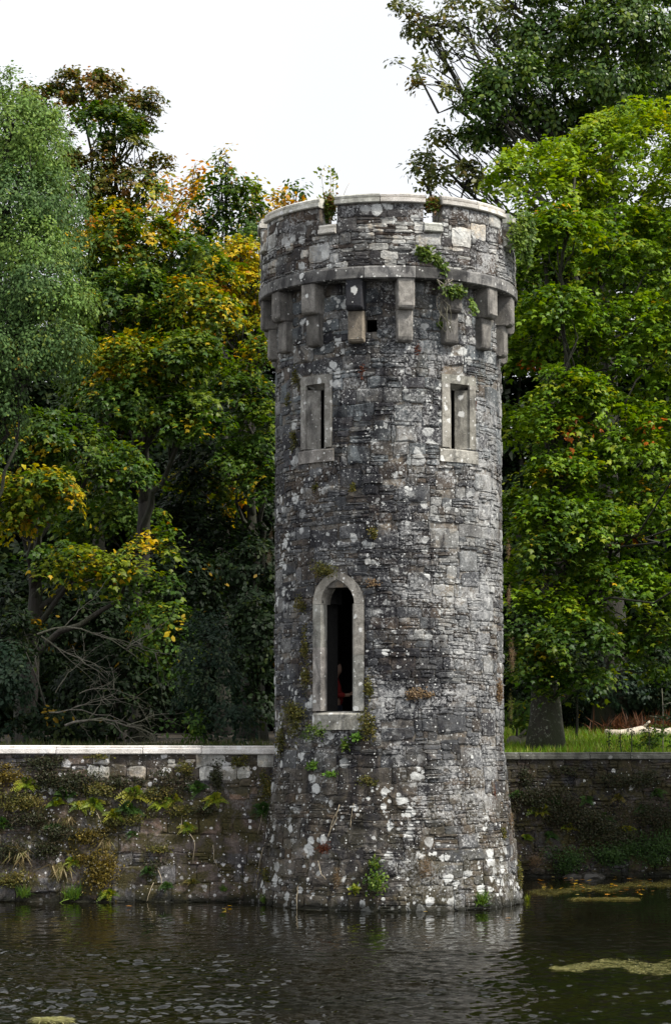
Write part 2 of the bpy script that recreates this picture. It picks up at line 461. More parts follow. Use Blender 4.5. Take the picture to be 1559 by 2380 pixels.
def crown(rg, lobes, dens, k, sr, lsize, flat=0.35, droop=0.35, upb=0.7, inner=0.22, hang=0.0, spread=1.0):
    """lobes: (centre, radii, palette[, density]). Returns spray centres and leaf arrays."""
    CS, CN, CP = [], [], []
    cen = np.array([l[0] for l in lobes]); rad = np.array([l[1] for l in lobes])
    for li, l in enumerate(lobes):
        c, r, pal = l[0], np.array(l[1]), l[2]
        dm = l[3] if len(l) > 3 else 1.0
        area = 4 * math.pi * ((r[0] * r[1]) ** 1.6 / 3 + (r[0] * r[2]) ** 1.6 / 3 + (r[1] * r[2]) ** 1.6 / 3) ** (1 / 1.6)
        n = max(6, int(area * dens * dm))
        d = unit(rg.normal(size=(n * 2, 3)))
        keep = rg.random(n * 2) < np.where(d[:, 1] > 0.35, 0.35, 1.0) * np.where(d[:, 2] < -0.5, 0.6, 1.0)
        d = d[keep][:n]
        f = np.where(rg.random(len(d)) < inner, rg.uniform(0.3, 0.8, len(d)), rg.uniform(0.82, 1.06, len(d)))
        p = c + d * r * f[:, None]
        ok = np.ones(len(p), bool)
        for lj in range(len(lobes)):
            if lj != li:
                q = ((p - cen[lj]) / rad[lj])
                ok &= (q ** 2).sum(1) > 0.5
        ok |= rg.random(len(p)) < 0.12
        p, d = p[ok], d[ok]
        nn = unit(d / r * r.mean() * (1 - upb) + np.array([0, 0, upb]) + rg.normal(scale=0.22, size=p.shape))
        CS.append(p); CN.append(nn); CP += [pal] * len(p)
    CS, CN = np.concatenate(CS), np.concatenate(CN)
    ns = len(CS)
    A = unit(np.cross(CN, np.array([0.3, 0.9, 0.1]))); B = np.cross(CN, A)
    srs = sr * rg.uniform(0.6, 1.35, ns)
    kk = np.maximum(4, (k * rg.uniform(0.6, 1.4, ns)).astype(int))
    idx = np.repeat(np.arange(ns), kk)
    n = len(idx)
    rho = np.sqrt(rg.random(n)); ph = rg.uniform(0, 2 * math.pi, n)
    # sprays are a few fingers wide, not round plates
    lob = 0.65 + 0.45 * np.cos(ph * 3 + rg.uniform(0, 6.28, ns)[idx])
    rr = (rho * srs[idx] * np.clip(lob, 0.25, 1.1))[:, None]
    off = (np.cos(ph)[:, None] * A[idx] + np.sin(ph)[:, None] * B[idx])
    P = CS[idx] + off * rr + CN[idx] * (rg.normal(size=n) * flat * 0.35 * srs[idx])[:, None]
    P[:, 2] -= droop * srs[idx] * rho ** 2 + hang * rg.random(n) * srs[idx]
    N = unit(CN[idx] + off * 0.3 * rho[:, None] + rg.normal(scale=0.30 * spread, size=(n, 3)))
    D = off + np.array([0, 0, -0.45 - hang]) + rg.normal(scale=0.45, size=(n, 3))
    S = lsize * rg.uniform(0.5, 1.4, n)
    base = np.zeros((ns, 3))
    own = np.zeros((n, 3))
    CP = np.array(CP)
    for pal in set(CP):
        s = CP == pal
        base[s] = pick(rg, pal, s.sum())
        s2 = CP[idx] == pal
        own[s2] = pick(rg, pal, s2.sum())
    w = rg.random(n)[:, None] < 0.6
    Cc = np.where(w, base[idx], own) * rg.uniform(0.75, 1.25, n)[:, None]
    return CS, P, N, D, S, Cc

def ell(px, py, Y, rx, ry, pal, dens=1.0, depth=None):
    c = at(px, py, Y)
    s = (Y + 40.75) / F
    return (c, (rx * s, (depth if depth else (rx + ry) / 2 * 0.8 * s), ry * s), pal, dens)

def make_tree(name, label, base, lobes, tmpl, mat, lsize, dens, k, sr, trunk_r, bark, seed, group=None, top=None,
              twigs=10, limb_r=None, cat='tree', limb_bark=None, **kw):
    rg = np.random.default_rng(seed)
    t = empty(name, tuple(base), label, cat, group)
    base = np.array(base, float)
    CS, P, N, D, S, Cc = crown(rg, lobes, dens, k, sr, lsize, **kw)
    cen = np.array([l[0] for l in lobes]); rad = np.array([l[1] for l in lobes])
    if top is None:
        w = rad.prod(1)
        top = (cen * w[:, None]).sum(0) / w.sum()
        top[2] = base[2] + 0.85 * (cen[:, 2].max() - base[2])
    top = np.asarray(top, float)
    mb = MB()
    mid = base * 0.5 + top * 0.5 + np.array([base[0] - top[0], base[1] - top[1], 0]) * 0.25
    tp = bez(base + np.array([0, 0, -0.3]), mid, top, 14)
    tr = [trunk_r * (1.55 if i == 0 else 1.15 if i == 1 else 1.0) * (1 - 0.93 * i / 13) + 0.008 for i in range(14)]
    tube(mb, [p + rg.normal(scale=trunk_r * 0.12, size=3) * (i > 1) for i, p in enumerate(tp)], tr, 12)
    mb.obj('trunk', bark, t, True, base)
    tpz = np.array(tp)
    lr = limb_r or trunk_r * 0.38
    for l in lobes:
        c, r = np.array(l[0]), np.array(l[1])
        lm = MB()
        zt = base[2] + (c[2] - base[2]) * rg.uniform(0.5, 0.75)
        j = int(np.argmin(abs(tpz[:, 2] - zt)))
        a = tpz[j]
        L = np.linalg.norm(c - a)
        q = (a + c) / 2 + np.array([0, 0, L * 0.12]) + rg.normal(scale=0.07 * L, size=3)
        rs = min(lr, tr[j] * 0.8)
        if c[0] > 8: rs = min(rs, .03)
        pts = bez(a, q, c, 9)
        pts = [p + rg.normal(scale=0.03 * L, size=3) * (0 < i < 8) for i, p in enumerate(pts)]
        tube(lm, pts, list(np.linspace(rs, rs * 0.3, 9)), 6)
        dist = (((CS - c) / r) ** 2).sum(1)
        near = np.where(dist < 1.3)[0]
        if len(near):
            for s in rg.choice(near, min(twigs, len(near)), replace=False):
                st = pts[rg.integers(4, 9)]
                e = CS[s]
                LL = np.linalg.norm(e - st)
                mdl = (st + e) / 2 + rg.normal(scale=0.13 * LL, size=3) + np.array([0, 0, 0.06 * LL])
                tw = bez(st, mdl, e, 6)
                tube(lm, [p + rg.normal(scale=0.025 * LL, size=3) * (0 < i) for i, p in enumerate(tw)],
                     list(np.linspace(rs * 0.3, max(0.008, rs * 0.06), 6)), 4)
        lm.obj('limb', limb_bark or bark, t, True, a)
    leaf_obj('crown', tmpl, P, N, D, S, Cc, mat, t, base)
    return t

# ------------------------------------------------------------------ setting: water, ground
def water_mat():
    nt = NT('pond_water')
    P = nt.pos()
    n1 = nt.noise(nt.scl(P, (1.0, 1.4, 1)), 11.0, 4, 0.65, 0.2)
    sep = nt.n('SeparateXYZ', Vector=P)
    amp = nt.ramp(sep.outputs['Y'], -5.0, -11.0, 0.12, 1.0)
    bump = nt.n('Bump', Strength=1.0, Distance=0.0012, Height=nt.math('MULTIPLY', n1, amp))
    c = nt.mix(nt.ramp(nt.noise(P, 0.5, 3), 0.35, 0.65), (0.003, 0.0035, 0.0015), (0.006, 0.005, 0.002))
    b = nt.n('BsdfPrincipled', Base_Color=c, Roughness=0.02, IOR=1.30, Normal=bump.outputs[0])
    nt.surf(b.outputs[0])
    return nt.m

def water_sheet():
    X = np.concatenate([[-300, -80, -25, -12], np.arange(-8.6, 8.61, .042), [12, 25, 80, 300]])
    Y = np.concatenate([[-260, -80, -32], np.concatenate([np.arange(-19.2, -9, .034), np.arange(-9, 7.01, .10)]), [12]])
    gx, gy = np.meshgrid(X, Y)
    h = np.zeros_like(gx)
    r = np.random.default_rng(5)
    for i in range(80):
        lam = 0.105 * (0.60 / 0.105) ** r.random() ** 1.25
        k = 2 * math.pi / lam
        a = math.radians(-82) + r.normal() * 0.75
        sl = 0.0092 * (0.6 + 0.8 * r.random())
        env = np.clip(1 + 1.2 * np.sin(gx * r.uniform(2.0, 11) + gy * r.normal() + r.uniform(0, 6)) * np.sin(gy * r.uniform(.3, 1.6) + r.uniform(0, 6)), 0, 3)
        h += sl / k * env * np.sin(k * (gx * math.cos(a) + gy * math.sin(a)) + r.uniform(0, 6.28) + 0.8 * np.sin(gx * .9 + i) + 0.6 * np.sin(gy * 1.1 + 2 * i))
    fall = np.clip((-3.5 - gy) / 6.5, 0.0, 1) ** 1.0 * 0.78 + 0.30
    fall *= np.clip(1.1 - 0.4 * np.clip((gx - 0.5) / 3.0, 0, 1), 0, 1.2)
    fall *= 0.9 + 0.35 * np.sin(gx * .55 + 1.1 + .5 * gy) * np.sin(gy * .8 + .4 * gx)
    edge = np.clip((8.6 - abs(gx)) / .3, 0, 1) * np.clip((gy + 19.2) / .3, 0, 1)
    sx, sy = np.gradient(h, Y, axis=0)[60:300, 30:400], np.gradient(h, X, axis=1)[60:300, 30:400]
    h = h * 0.155 / math.sqrt((sx ** 2 + sy ** 2).mean())
    h = h * fall * edge
    n, m = len(X), len(Y)
    V = np.stack([gx, gy, h], -1).reshape(-1, 3).astype(np.float32)
    q = np.arange((m - 1) * n).reshape(m - 1, n)[:, :-1].reshape(-1)
    idx = np.stack([q, q + 1, q + n + 1, q + n], 1).astype(np.int32).reshape(-1)
    me = bpy.data.meshes.new('pond_water')
    me.vertices.add(len(V)); me.vertices.foreach_set('co', V.ravel())
    me.loops.add(len(idx)); me.loops.foreach_set('vertex_index', idx)
    me.polygons.add(len(q)); me.polygons.foreach_set('loop_start', np.arange(0, len(idx), 4, dtype=np.int32))
    me.polygons.foreach_set('use_smooth', np.ones(len(q), bool))
    me.update(calc_edges=True)
    me.materials.append(water_mat())
    tag(link('pond_water', me), kind='structure')
water_sheet()

def ground_z(x, y):
    left = 2.74 + 0.012 * max(y, 0)
    right = 2.58 + 0.034 * min(max(y - 7, 0), 18) + 0.006 * max(y - 25, 0)
    w = min(max((x + 0.5) / 2.5, 0), 1)
    return left * (1 - w) + right * w + 0.05 * math.sin(x * 1.3 + y * 0.7) * math.sin(y * 0.9 - x * 0.4)

def ground_mat():
    nt = NT('woodland_ground')
    P = nt.pos()
    sep = nt.n('SeparateXYZ', Vector=P)
    n = nt.noise(P, 3.0, 8, 0.7)
    g = nt.math('MULTIPLY', nt.ramp(sep.outputs['X'], 0.0, 2.0), nt.ramp(sep.outputs['Y'], 26.0, 20.0))
    earth = nt.mix(nt.ramp(n, 0.3, 0.7), (0.018, 0.014, 0.009), (0.05, 0.038, 0.022))
    grass = nt.mix(nt.ramp(n, 0.3, 0.7), (0.05, 0.085, 0.015), (0.10, 0.15, 0.025))
    c = nt.mix(g, earth, grass)
    bump = nt.n('Bump', Strength=0.6, Distance=0.05, Height=n)
    b = nt.n('BsdfPrincipled', Base_Color=c, Roughness=0.95, Normal=bump.outputs[0])
    nt.surf(b.outputs[0])
    return nt.m

YL, YR = 0.15, 6.85           # back faces of the two pond walls
xs = sorted(set([-600, -300, -120, -60, 60, 120, 300, 600] + list(np.arange(-30, 31, 1.0)) + [1.4]))
ys = sorted(set([YL, YR, 60, 90, 150, 300, 700] + list(np.arange(1, 50, 1.0))))
V = [(x, y, ground_z(x, y) if y < 200 else ground_z(x, 200)) for y in ys for x in xs]
nx = len(xs)
Fc = []
for j in range(len(ys) - 1):
    for i in range(nx - 1):
        if xs[i] >= 1.39 and ys[j] < YR - 0.01: continue
        Fc.append((j * nx + i, j * nx + i + 1, (j + 1) * nx + i + 1, (j + 1) * nx + i))
tag(link('ground', mesh_from('ground', V, Fc, ground_mat(), True)), kind='structure')

# ------------------------------------------------------------------ masonry generator
PALS = {
    'slate': [((.080, .083, .088), 4), ((.110, .112, .116), 3), ((.082, .070, .060), 2.5), ((.155, .154, .150), 1.8), ((.042, .042, .046), 1.6)],
    'blue': [((.135, .150, .158), 4), ((.105, .115, .120), 3), ((.17, .17, .165), 2), ((.085, .078, .07), 2), ((.06, .06, .065), 1.5)],
    'pale': [((.16, .165, .165), 3), ((.10, .105, .108), 3), ((.22, .22, .21), 2), ((.075, .065, .055), 1.5)],
    'brown': [((.075, .066, .056), 4), ((.105, .094, .080), 3), ((.055, .052, .050), 3), ((.13, .12, .11), 1), ((.095, .075, .058), 1.5)],
    'parapet': [((.10, .095, .092), 3), ((.055, .052, .052), 2.5), ((.16, .16, .155), 2.5), ((.36, .355, .33), 2.4), ((.50, .49, .455), 1.8), ((.085, .068, .056), 2.5)],
    'wall': [((.098, .080, .070), 4), ((.130, .103, .088), 3), ((.070, .064, .064), 3), ((.115, .110, .110), 2), ((.15, .108, .086), 1)],
    'wallshade': [((.045, .036, .030), 4), ((.06, .046, .038), 3), ((.034, .031, .030), 3), ((.055, .05, .048), 2)],  # wall colours darkened so the tree shade is painted into the stone
    'whitewall': [((.58, .57, .53), 3), ((.10, .085, .07), 2), ((.42, .40, .36), 1.5), ((.07, .06, .05), 1.5)],
}

def pal_pick(pal):
    cs, ws = zip(*PALS[pal])
    c = random.choices(cs, ws)[0]
    k = random.uniform(0.8, 1.25)
    return tuple(x * k for x in c)

def outline(u0, u1, z0, z1, gap, big):
    u0 += gap; u1 -= gap; z0 += gap * 0.8; z1 -= gap * 0.8
    w, h = u1 - u0, z1 - z0
    if w < 0.02 or h < 0.008: return None
    j = lambda s: random.uniform(-s, s)
    c = lambda: random.uniform(0.05, 0.55)
    mh, mw = min(h * 0.9, 0.12), min(w * 0.4, 0.10)
    jh = 0.17 * min(h, 0.15)
    P = [(u0 + c() * mw, z0 + j(jh)), (u1 - c() * mw, z0 + j(jh)), (u1 + j(.006), z0 + c() * mh), (u1 + j(.006), z1 - c() * mh),
         (u1 - c() * mw, z1 + j(jh)), (u0 + c() * mw, z1 + j(jh)), (u0 + j(.006), z1 - c() * mh), (u0 + j(.006), z0 + c() * mh)]
    if big:
        P.insert(1, ((u0 + u1) / 2 + j(w * .2), z0 + j(jh)))
        P.insert(6, ((u0 + u1) / 2 + j(w * .2), z1 + j(jh)))
    return P

def layout(u0, u1, z0, z1, zone, blocked, jumpers=1.1):
    """random rubble: returns list of (u0,u1,z0,z1,palette)"""
    out = []
    z = z0
    while z < z1 - 0.02:
        big, hmin, hmax, _ = zone((u0 + u1) / 2, z)
        hgt = min(random.uniform(hmin, hmax), z1 - z)
        if z1 - z - hgt < 0.05: hgt = z1 - z
        u = u0 - random.uniform(0, 0.3)
        while u < u1:
            big, _, _, pal = zone(u, z)
            if random.random() < big or hgt < 0.08:
                w = random.uniform(0.9, 2.6) * max(hgt, 0.11)
                out.append((u, u + w, z, z + hgt, pal))
            else:
                w = random.uniform(0.28, 0.75)
                n = max(2, round(hgt / random.uniform(0.06, 0.11)))
                cuts = np.cumsum(np.random.default_rng(random.randrange(1 << 30)).uniform(0.6, 1.4, n)); cuts = cuts / cuts[-1]
                lo = 0
                for c in cuts:
                    a = u
                    while a < u + w - 0.02:
                        b = min(a + random.uniform(0.14, 0.5), u + w)
                        if u + w - b < 0.06: b = u + w
                        out.append((a, b, z + lo * hgt, z + c * hgt, pal))
                        a = b
                    lo = c
            u += w
        z += hgt
    # large stones that break through the courses
    jump = []
    tries = int((u1 - u0) * (z1 - z0) * jumpers)
    for _ in range(tries):
        h, w = random.uniform(.20, .40), random.uniform(.30, .62)
        a, c = random.uniform(u0, u1 - w), random.uniform(z0, z1 - h)
        if any(a < q[1] and a + w > q[0] and c < q[3] and c + h > q[2] for q in jump + list(blocked)): continue
        jump.append((a, a + w, c, c + h, zone(a, c)[3]))
    blocked = list(blocked) + [j[:4] for j in jump]
    res = list(jump)
    for (a, b, c, d, pal) in out:
        segs = [(max(a, u0), min(b, u1))]
        for (bu0, bu1, bz0, bz1) in blocked:
            if d - 0.015 > bz0 and c + 0.015 < bz1:
                new = []
                for (p, q) in segs:
                    if q <= bu0 or p >= bu1: new.append((p, q)); continue
                    if p < bu0: new.append((p, bu0))
                    if q > bu1: new.append((bu1, q))
                segs = new
        for (p, q) in segs:
            if q - p > 0.035: res.append((p, q, c, d, pal))
    return res

def stone_geo(o, mapf, back, prot, big):
    """outline -> rough faced block. mapf(u,z,d): d metres in front of the face"""
    n = len(o)
    cu = sum(p[0] for p in o) / n; cz = sum(p[1] for p in o) / n
    q = random.uniform(0.72, 0.86)
    tilt_u, tilt_z = random.uniform(-.03, .03), random.uniform(-.03, .05)
    V = [mapf(u, z, -back) for u, z in o]
    V += [mapf(u, z, prot * 0.45 + random.uniform(-.004, .004)) for u, z in o]
    for u, z in o:
        uu, zz = cu + (u - cu) * q + random.uniform(-.008, .008), cz + (z - cz) * q + random.uniform(-.004, .004)
        V.append(mapf(uu, zz, prot + tilt_u * (uu - cu) * 3 * prot / .03 + tilt_z * (zz - cz) + random.uniform(-.5, .5) * 0.012))
    V.append(mapf(cu, cz, prot + random.uniform(-.006, .012)))
    Fc = []
    for i in range(n):
        k = (i + 1) % n
        Fc.append((i, k, n + k, n + i))
        Fc.append((n + i, n + k, 2 * n + k, 2 * n + i))
        Fc.append((2 * n + i, 2 * n + k, 3 * n))
    return V, Fc

def build_masonry(parent, stones, mapf, mat, score, back=0.04, prot=(0.002, 0.022), stuff_name='small_stones', gap=(0.002, 0.009), warp=0.035, limit=300):
    def wz(u, z): return z + warp * math.sin(1.1 * u + 2.3 * math.sin(0.9 * z)) * math.sin(2.1 * z + 0.6 * u)
    m2 = lambda u, z, d: mapf(u, wz(u, z), d)
    order = sorted(range(len(stones)), key=lambda i: -score(stones[i]))
    top = set(order[:limit])
    rest = MB()
    for i, (a, b, c, d, pal) in enumerate(stones):
        area = (b - a) * (d - c)
        big = area > 0.02
        o = outline(a, b, c, d, random.uniform(*gap), big)
        if o is None: continue
        pr = random.uniform(*prot) * (1.0 if big else random.choice((0.5, 1.0, 1.35)))
        if random.random() < .07: pr *= 1.9
        V, Fc = stone_geo(o, m2, back, pr, big)
        col = pal_pick(pal)
        if i in top:
            mb = MB(); mb.add(V, Fc, col)
            mb.obj('stone', mat, parent, False, np.mean(V, axis=0))
        else:
            rest.add(V, Fc, col)
    if rest.v:
        o = rest.obj(stuff_name, mat, parent)
        o['kind'] = 'stuff'

# ------------------------------------------------------------------ the tower
RS, RP = 2.19, 2.49            # face radii of shaft and parapet
def r_shaft(z):
    if z < 3.05:
        t = (3.05 - max(z, -1)) / 3.05
        return RS + 0.345 * t ** 1.2
    return RS

Z_STR0 = tz(646, 0.0, RP + .03)
Z_STR1 = tz(617, 0.0, RP)
Z_TOP = tz(471, 0.0, RP)
Z_COP = tz(447, 0.0, RP + .03)
Z_COR1 = tz(717, 0.0, RP)
Z_COR2 = tz(793, 0.0, RS + .16)
cren = [(742, 783), (984, 1026)]
cr = [(theta_at(a, RP, Z_TOP), theta_at(b, RP, Z_TOP)) for a, b in cren]
Z_SILL = tz(545, sum(cr[0]) / 2, RP)
Z_SILLT = tz(522, sum(cr[0]) / 2, RP)
half = (cr[0][1] - cr[0][0] + cr[1][1] - cr[1][0]) / 4
c0, c1 = sum(cr[0]) / 2, sum(cr[1]) / 2
step = c1 - c0
crens = [c0 - step, c0, c1, c1 + step, c1 + 2 * step, c0 - 2 * step]
rem = 2 * math.pi - 5 * step
crens.append(c1 + 2 * step + rem / 2)
print('levels', Z_STR0, Z_STR1, Z_TOP, Z_COP, Z_COR1, Z_COR2, Z_SILL, Z_SILLT, 'cren', [round(math.degrees(c), 1) for c in crens], math.degrees(half))

tower = empty('stone_tower', (0, 0, 0), 'round grey stone tower with battlements rising from the pond', 'tower')

def pm(th, r, z): return (r * math.sin(th), -r * math.cos(th), z)

# openings
SLITS = []
for px, w in ((733, .75), (1068, .81)):
    th = theta_at(px, RS, tz(960, 0, RS))
    z0 = tz(1042, th, RS); z1 = tz(873, th, RS)
    SLITS.append((th, z0, z1, w))
LT = theta_at(783, RS, 4.5)
LZ0, LSP, LZ1 = tz(1653, LT, RS), tz(1403, LT, RS), tz(1336, LT, RS)
LSILL = tz(1696, LT, RS)
LW = 0.525
LOPEN = 0.305
print('lancet', math.degrees(LT), LZ0, LSP, LZ1, 'slits', [(math.degrees(s[0]), s[1], s[2]) for s in SLITS])

def polar_shell(name, ths, zs, rout, rin, occ, mat, tint, lining=None):
    mb = MB(); ml = MB()
    nt_, nz_ = len(ths) - 1, len(zs) - 1
    O = [[occ((ths[i] + ths[i + 1]) / 2, (zs[j] + zs[j + 1]) / 2) for j in range(nz_)] for i in range(nt_)]
    g = lambda i, j: 0 <= j < nz_ and O[i % nt_][j]
    for i in range(nt_):
        a, b = ths[i], ths[i + 1]
        for j in range(nz_):
            if not O[i][j]: continue
            z0, z1 = zs[j], zs[j + 1]
            o = [pm(a, rout(z0), z0), pm(b, rout(z0), z0), pm(b, rout(z1), z1), pm(a, rout(z1), z1)]
            n = [pm(a, rin, z0), pm(b, rin, z0), pm(b, rin, z1), pm(a, rin, z1)]
            V = o + n
            f = [(0, 1, 2, 3)]
            if lining: ml.add(n, [(1, 0, 3, 2)])
            else: f.append((5, 4, 7, 6))
            e = []
            if not g(i - 1, j): e.append((4, 0, 3, 7))
            if not g(i + 1, j): e.append((1, 5, 6, 2))
            if not g(i, j - 1): e.append((4, 5, 1, 0))
            if not g(i, j + 1): e.append((3, 2, 6, 7))
            if lining and e: ml.add(V, e)  # sides of openings share the near-black lining, so their shade is painted
            else: f += e
            mb.add(V, f, tint)
    if lining: ml.obj('inner_lining', lining, tower)
    return mb.obj(name, mat, tower)

def cuts(base, extra, eps=1e-4):
    out = []
    for v in sorted(list(base) + list(extra)):
        if not out or v - out[-1] > eps: out.append(v)
    return out

holes = []
for th, z0, z1, w in SLITS:
    holes.append((th - 0.27 / RS, th + 0.27 / RS, z0 - 0.02, z1 - 0.08))
holes.append((LT - 0.47 / RS, LT + 0.47 / RS, LZ0 - 0.02, LSP + 0.02))
holes.append((LT - 0.33 / RS, LT + 0.33 / RS, LSP + 0.02, LSP + 0.30))
PUT = (theta_at(862, RS, Z_COR2 + .3), tz(756, 0, RS))          # putlog hole between two corbels
holes.append((PUT[0] - .055, PUT[0] + .055, PUT[1] - .12, PUT[1] + .11))
ths = cuts(np.linspace(-math.pi, math.pi, 73), [h[0] for h in holes] + [h[1] for h in holes])
zs = cuts(list(np.linspace(-0.6, 3.05, 12)) + list(np.linspace(3.3, Z_STR0, 16)), [h[2] for h in holes] + [h[3] for h in holes])
def occ_shaft(t, z): return not any(a < t < b and c < z < d for a, b, c, d in holes)
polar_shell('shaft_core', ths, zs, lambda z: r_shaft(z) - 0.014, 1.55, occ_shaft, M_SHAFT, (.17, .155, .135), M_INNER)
ths = cuts(np.linspace(-math.pi, math.pi, 73), [c - half for c in crens] + [c + half for c in crens])
def occ_par(t, z): return z < Z_SILL or not any(c - half < t < c + half for c in crens)
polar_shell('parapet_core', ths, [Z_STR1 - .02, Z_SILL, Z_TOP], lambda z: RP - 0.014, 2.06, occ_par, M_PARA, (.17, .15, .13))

def disc(name, r, z, mat):
    n = 40
    V = [pm(2 * math.pi * i / n, r, z) for i in range(n)] + [pm(2 * math.pi * i / n, r, z - .2) for i in range(n)]
    f = [tuple(range(n))] + [tuple(range(2 * n - 1, n - 1, -1))] + [(i, n + i, n + (i + 1) % n, (i + 1) % n) for i in range(n)]
    me = mesh_from(name, V, f, mat, tint=np.ones((2 * n, 3)) * .4)
    return link(name, me, tower)
disc('floor', 1.56, 2.76, M_INNER)
disc('light_block_floor', 1.56, 7.4, M_INNER)  # unseen ceiling, added to block light and keep the room below dark
disc('roof_deck', 2.08, Z_STR1 + .25, M_INNER)

# window surrounds -------------------------------------------------
def loft(mb, rings, mapf, tint=(1, 1, 1)):
    n = len(rings[0])
    V = [mapf(*p) for r in rings for p in r]
    f = [tuple(range(n))[::-1], tuple((len(rings) - 1) * n + i for i in range(n))]
    for k in range(len(rings) - 1):
        for i in range(n):
            j = (i + 1) % n
            f.append((k * n + i, k * n + j, (k + 1) * n + j, (k + 1) * n + i))
    mb.add(V, f, tint)

def wmap(th, r=RS):
    return lambda x, d, z: pm(th + x / r, r - d, z)

def rect(x0, x1, z0, z1, d, n=4):
    b = [(x0 + (x1 - x0) * i / n, d, z0) for i in range(n + 1)]
    t = [(x1 - (x1 - x0) * i / n, d, z1) for i in range(n + 1)]
    return b + t

def gtint(): 
    k = random.uniform(0.85, 1.15)
    return (k * random.uniform(.97, 1.04), k, k * random.uniform(.95, 1.0))

FR = -0.020                                                     # faces stand proud of the rubble
blocked = []
for k, (th, z0, z1, w) in enumerate(SLITS):
    win = link('slit_window', None, tower); win.empty_display_size = .2
    win.location = pm(th, RS, z0)
    mp = wmap(th)
    hw = w / 2
    def part(name, rings, m=M_SURROUND):
        mb = MB(); loft(mb, rings, mp, gtint()); return mb.obj(name, m, win, False, mp(0, 0, z0))
    zj = z1 - 0.25                                              # jamb top
    fo, bo = 0.235, 0.05                                       # half opening in front and at the back of the splay
    for s in (-1, 1):
        f0, f1, g0, g1 = sorted((s * hw, s * fo)) + sorted((s * hw, s * bo))
        g = 0.004
        part('jamb', [rect(f0, f1, z0 + g, zj - g, FR, 2), rect(f0, f1, z0 + g, zj - g, 0.02, 2),
                      rect(g0, g1, z0 + g, zj - g, .20, 2), rect(g0, g1, z0 + g, zj - g, .22, 2)])
    # lintel: flat soffit in front, sloping down to the slit behind; wraps down at both ends
    zl = z1 - 0.165
    part('lintel', [rect(-hw - .01, hw + .01, zl, z1, FR - .002), rect(-hw - .01, hw + .01, zl, z1, 0.02),
                    rect(-hw - .01, hw + .01, zj, z1, .20), rect(-hw - .01, hw + .01, zj, z1, .23)])
    for s in (-1, 1):
        f0, f1 = sorted((s * (hw + .008), s * fo))
        part('lintel_shoulder', [rect(f0, f1, zj, zl - .001, FR, 2), rect(f0, f1, zj, zl - .001, .03, 2)])
    part('sill', [rect(-hw - .05, hw + .05, z0 - .27, z0 - .05, FR - .012), rect(-hw - .05, hw + .05, z0 - .27, z0 - .03, FR + .01),
                  rect(-hw - .05, hw + .05, z0 - .27, z0, .14), rect(-hw - .05, hw + .05, z0 - .27, z0, .50)])
    blocked.append((th * RS - hw - .01, th * RS + hw + .01, z0, z1))
    blocked.append((th * RS - hw - .055, th * RS + hw + .055, z0 - .275, z0))

lan = link('lancet_window', None, tower); lan.empty_display_size = .2
lan.location = pm(LT, RS, LZ0)
mp = wmap(LT)
def part(name, rings):
    mb = MB(); loft(mb, rings, mp, gtint()); return mb.obj(name, M_SURROUND, lan, False, mp(0, 0, LZ0))
FI = 0.345
for s in (-1, 1):
    zz = [LZ0 + .004, LZ0 + (LSP - LZ0) * (0.52 if s > 0 else 0.6), LSP - .004]
    for a, b in zip(zz[:-1], zz[1:]):
        f0, f1 = sorted((s * LW, s * FI)); g0, g1 = sorted((s * LW, s * LOPEN))
        part('jamb', [rect(f0, f1, a + .002, b - .002, FR, 2), rect(g0, g1, a + .002, b - .002, 0.02, 2), rect(g0, g1, a + .002, b - .002, .13, 2)])
def arch(w, h, pt=0.0, n=9):
    """half pointed arch from springing (w,0) to the apex (0,h)"""
    a = max((h * h - w * w) / (2 * w), 0)
    rr = a + w
    e = math.acos(min(1, a / rr))
    P = [(-a + rr * math.cos(e * i / n), h if i == n else rr * math.sin(e * i / n)) for i in range(n + 1)]
    k = lambda i: pt * (i / n) ** 0.7
    return [(x * (1 - k(i)) + w * (1 - (z / h) ** 1.6) * k(i), z) for i, (x, z) in enumerate(P)]
AH = LZ1 - LSP
for s in (-1, 1):
    mb = MB()
    outer, fin, bin_ = arch(LW, AH * 1.08), arch(.345, AH - .085, .22), arch(LOPEN, AH - .13, .34)
    gx = .003 * s
    def ring(curve, d): return [(s * x + gx, d, LSP + z) for x, z in curve]
    rows = [ring(outer, .24), ring(outer, FR), ring(fin, FR), ring(bin_, .15), ring(bin_, .24)]
    n = len(outer)
    V = [mp(*p) for r in rows for p in r]
    f = []
    for k in range(len(rows)):
        k2 = (k + 1) % len(rows)
        for i in range(n - 1):
            f.append((k * n + i, k * n + i + 1, k2 * n + i + 1, k2 * n + i))
    f.append(tuple(k * n for k in range(5))); f.append(tuple(k * n + n - 1 for k in range(5))[::-1])
    mb.add(V, f, gtint())
    mb.obj('arch_stone', M_SURROUND, lan, False, mp(0, 0, LZ0))
part('sill', [rect(-LW, LW, LSILL, LZ0 - .06, FR - .012), rect(-LW, LW, LSILL, LZ0 - .03, FR + .012), rect(-LW, LW, LSILL, LZ0, .16), rect(-LW, LW, LSILL, LZ0, .62)])
blocked.append((LT * RS - LW - .012, LT * RS + LW + .012, LSILL - .01, LSP))
nb = 6
for i in range(nb):
    za, zb = LSP + AH * i / nb, LSP + AH * (i + 1) / nb
    zm = (za + zb) / 2 - LSP
    wv = LW * math.sqrt(max(0, 1 - (zm / AH) ** 2))
    blocked.append((LT * RS - wv, LT * RS + wv, za, zb))
blocked.append((PUT[0] * RS - .11, PUT[0] * RS + .11, PUT[1] - .11, PUT[1] + .10))

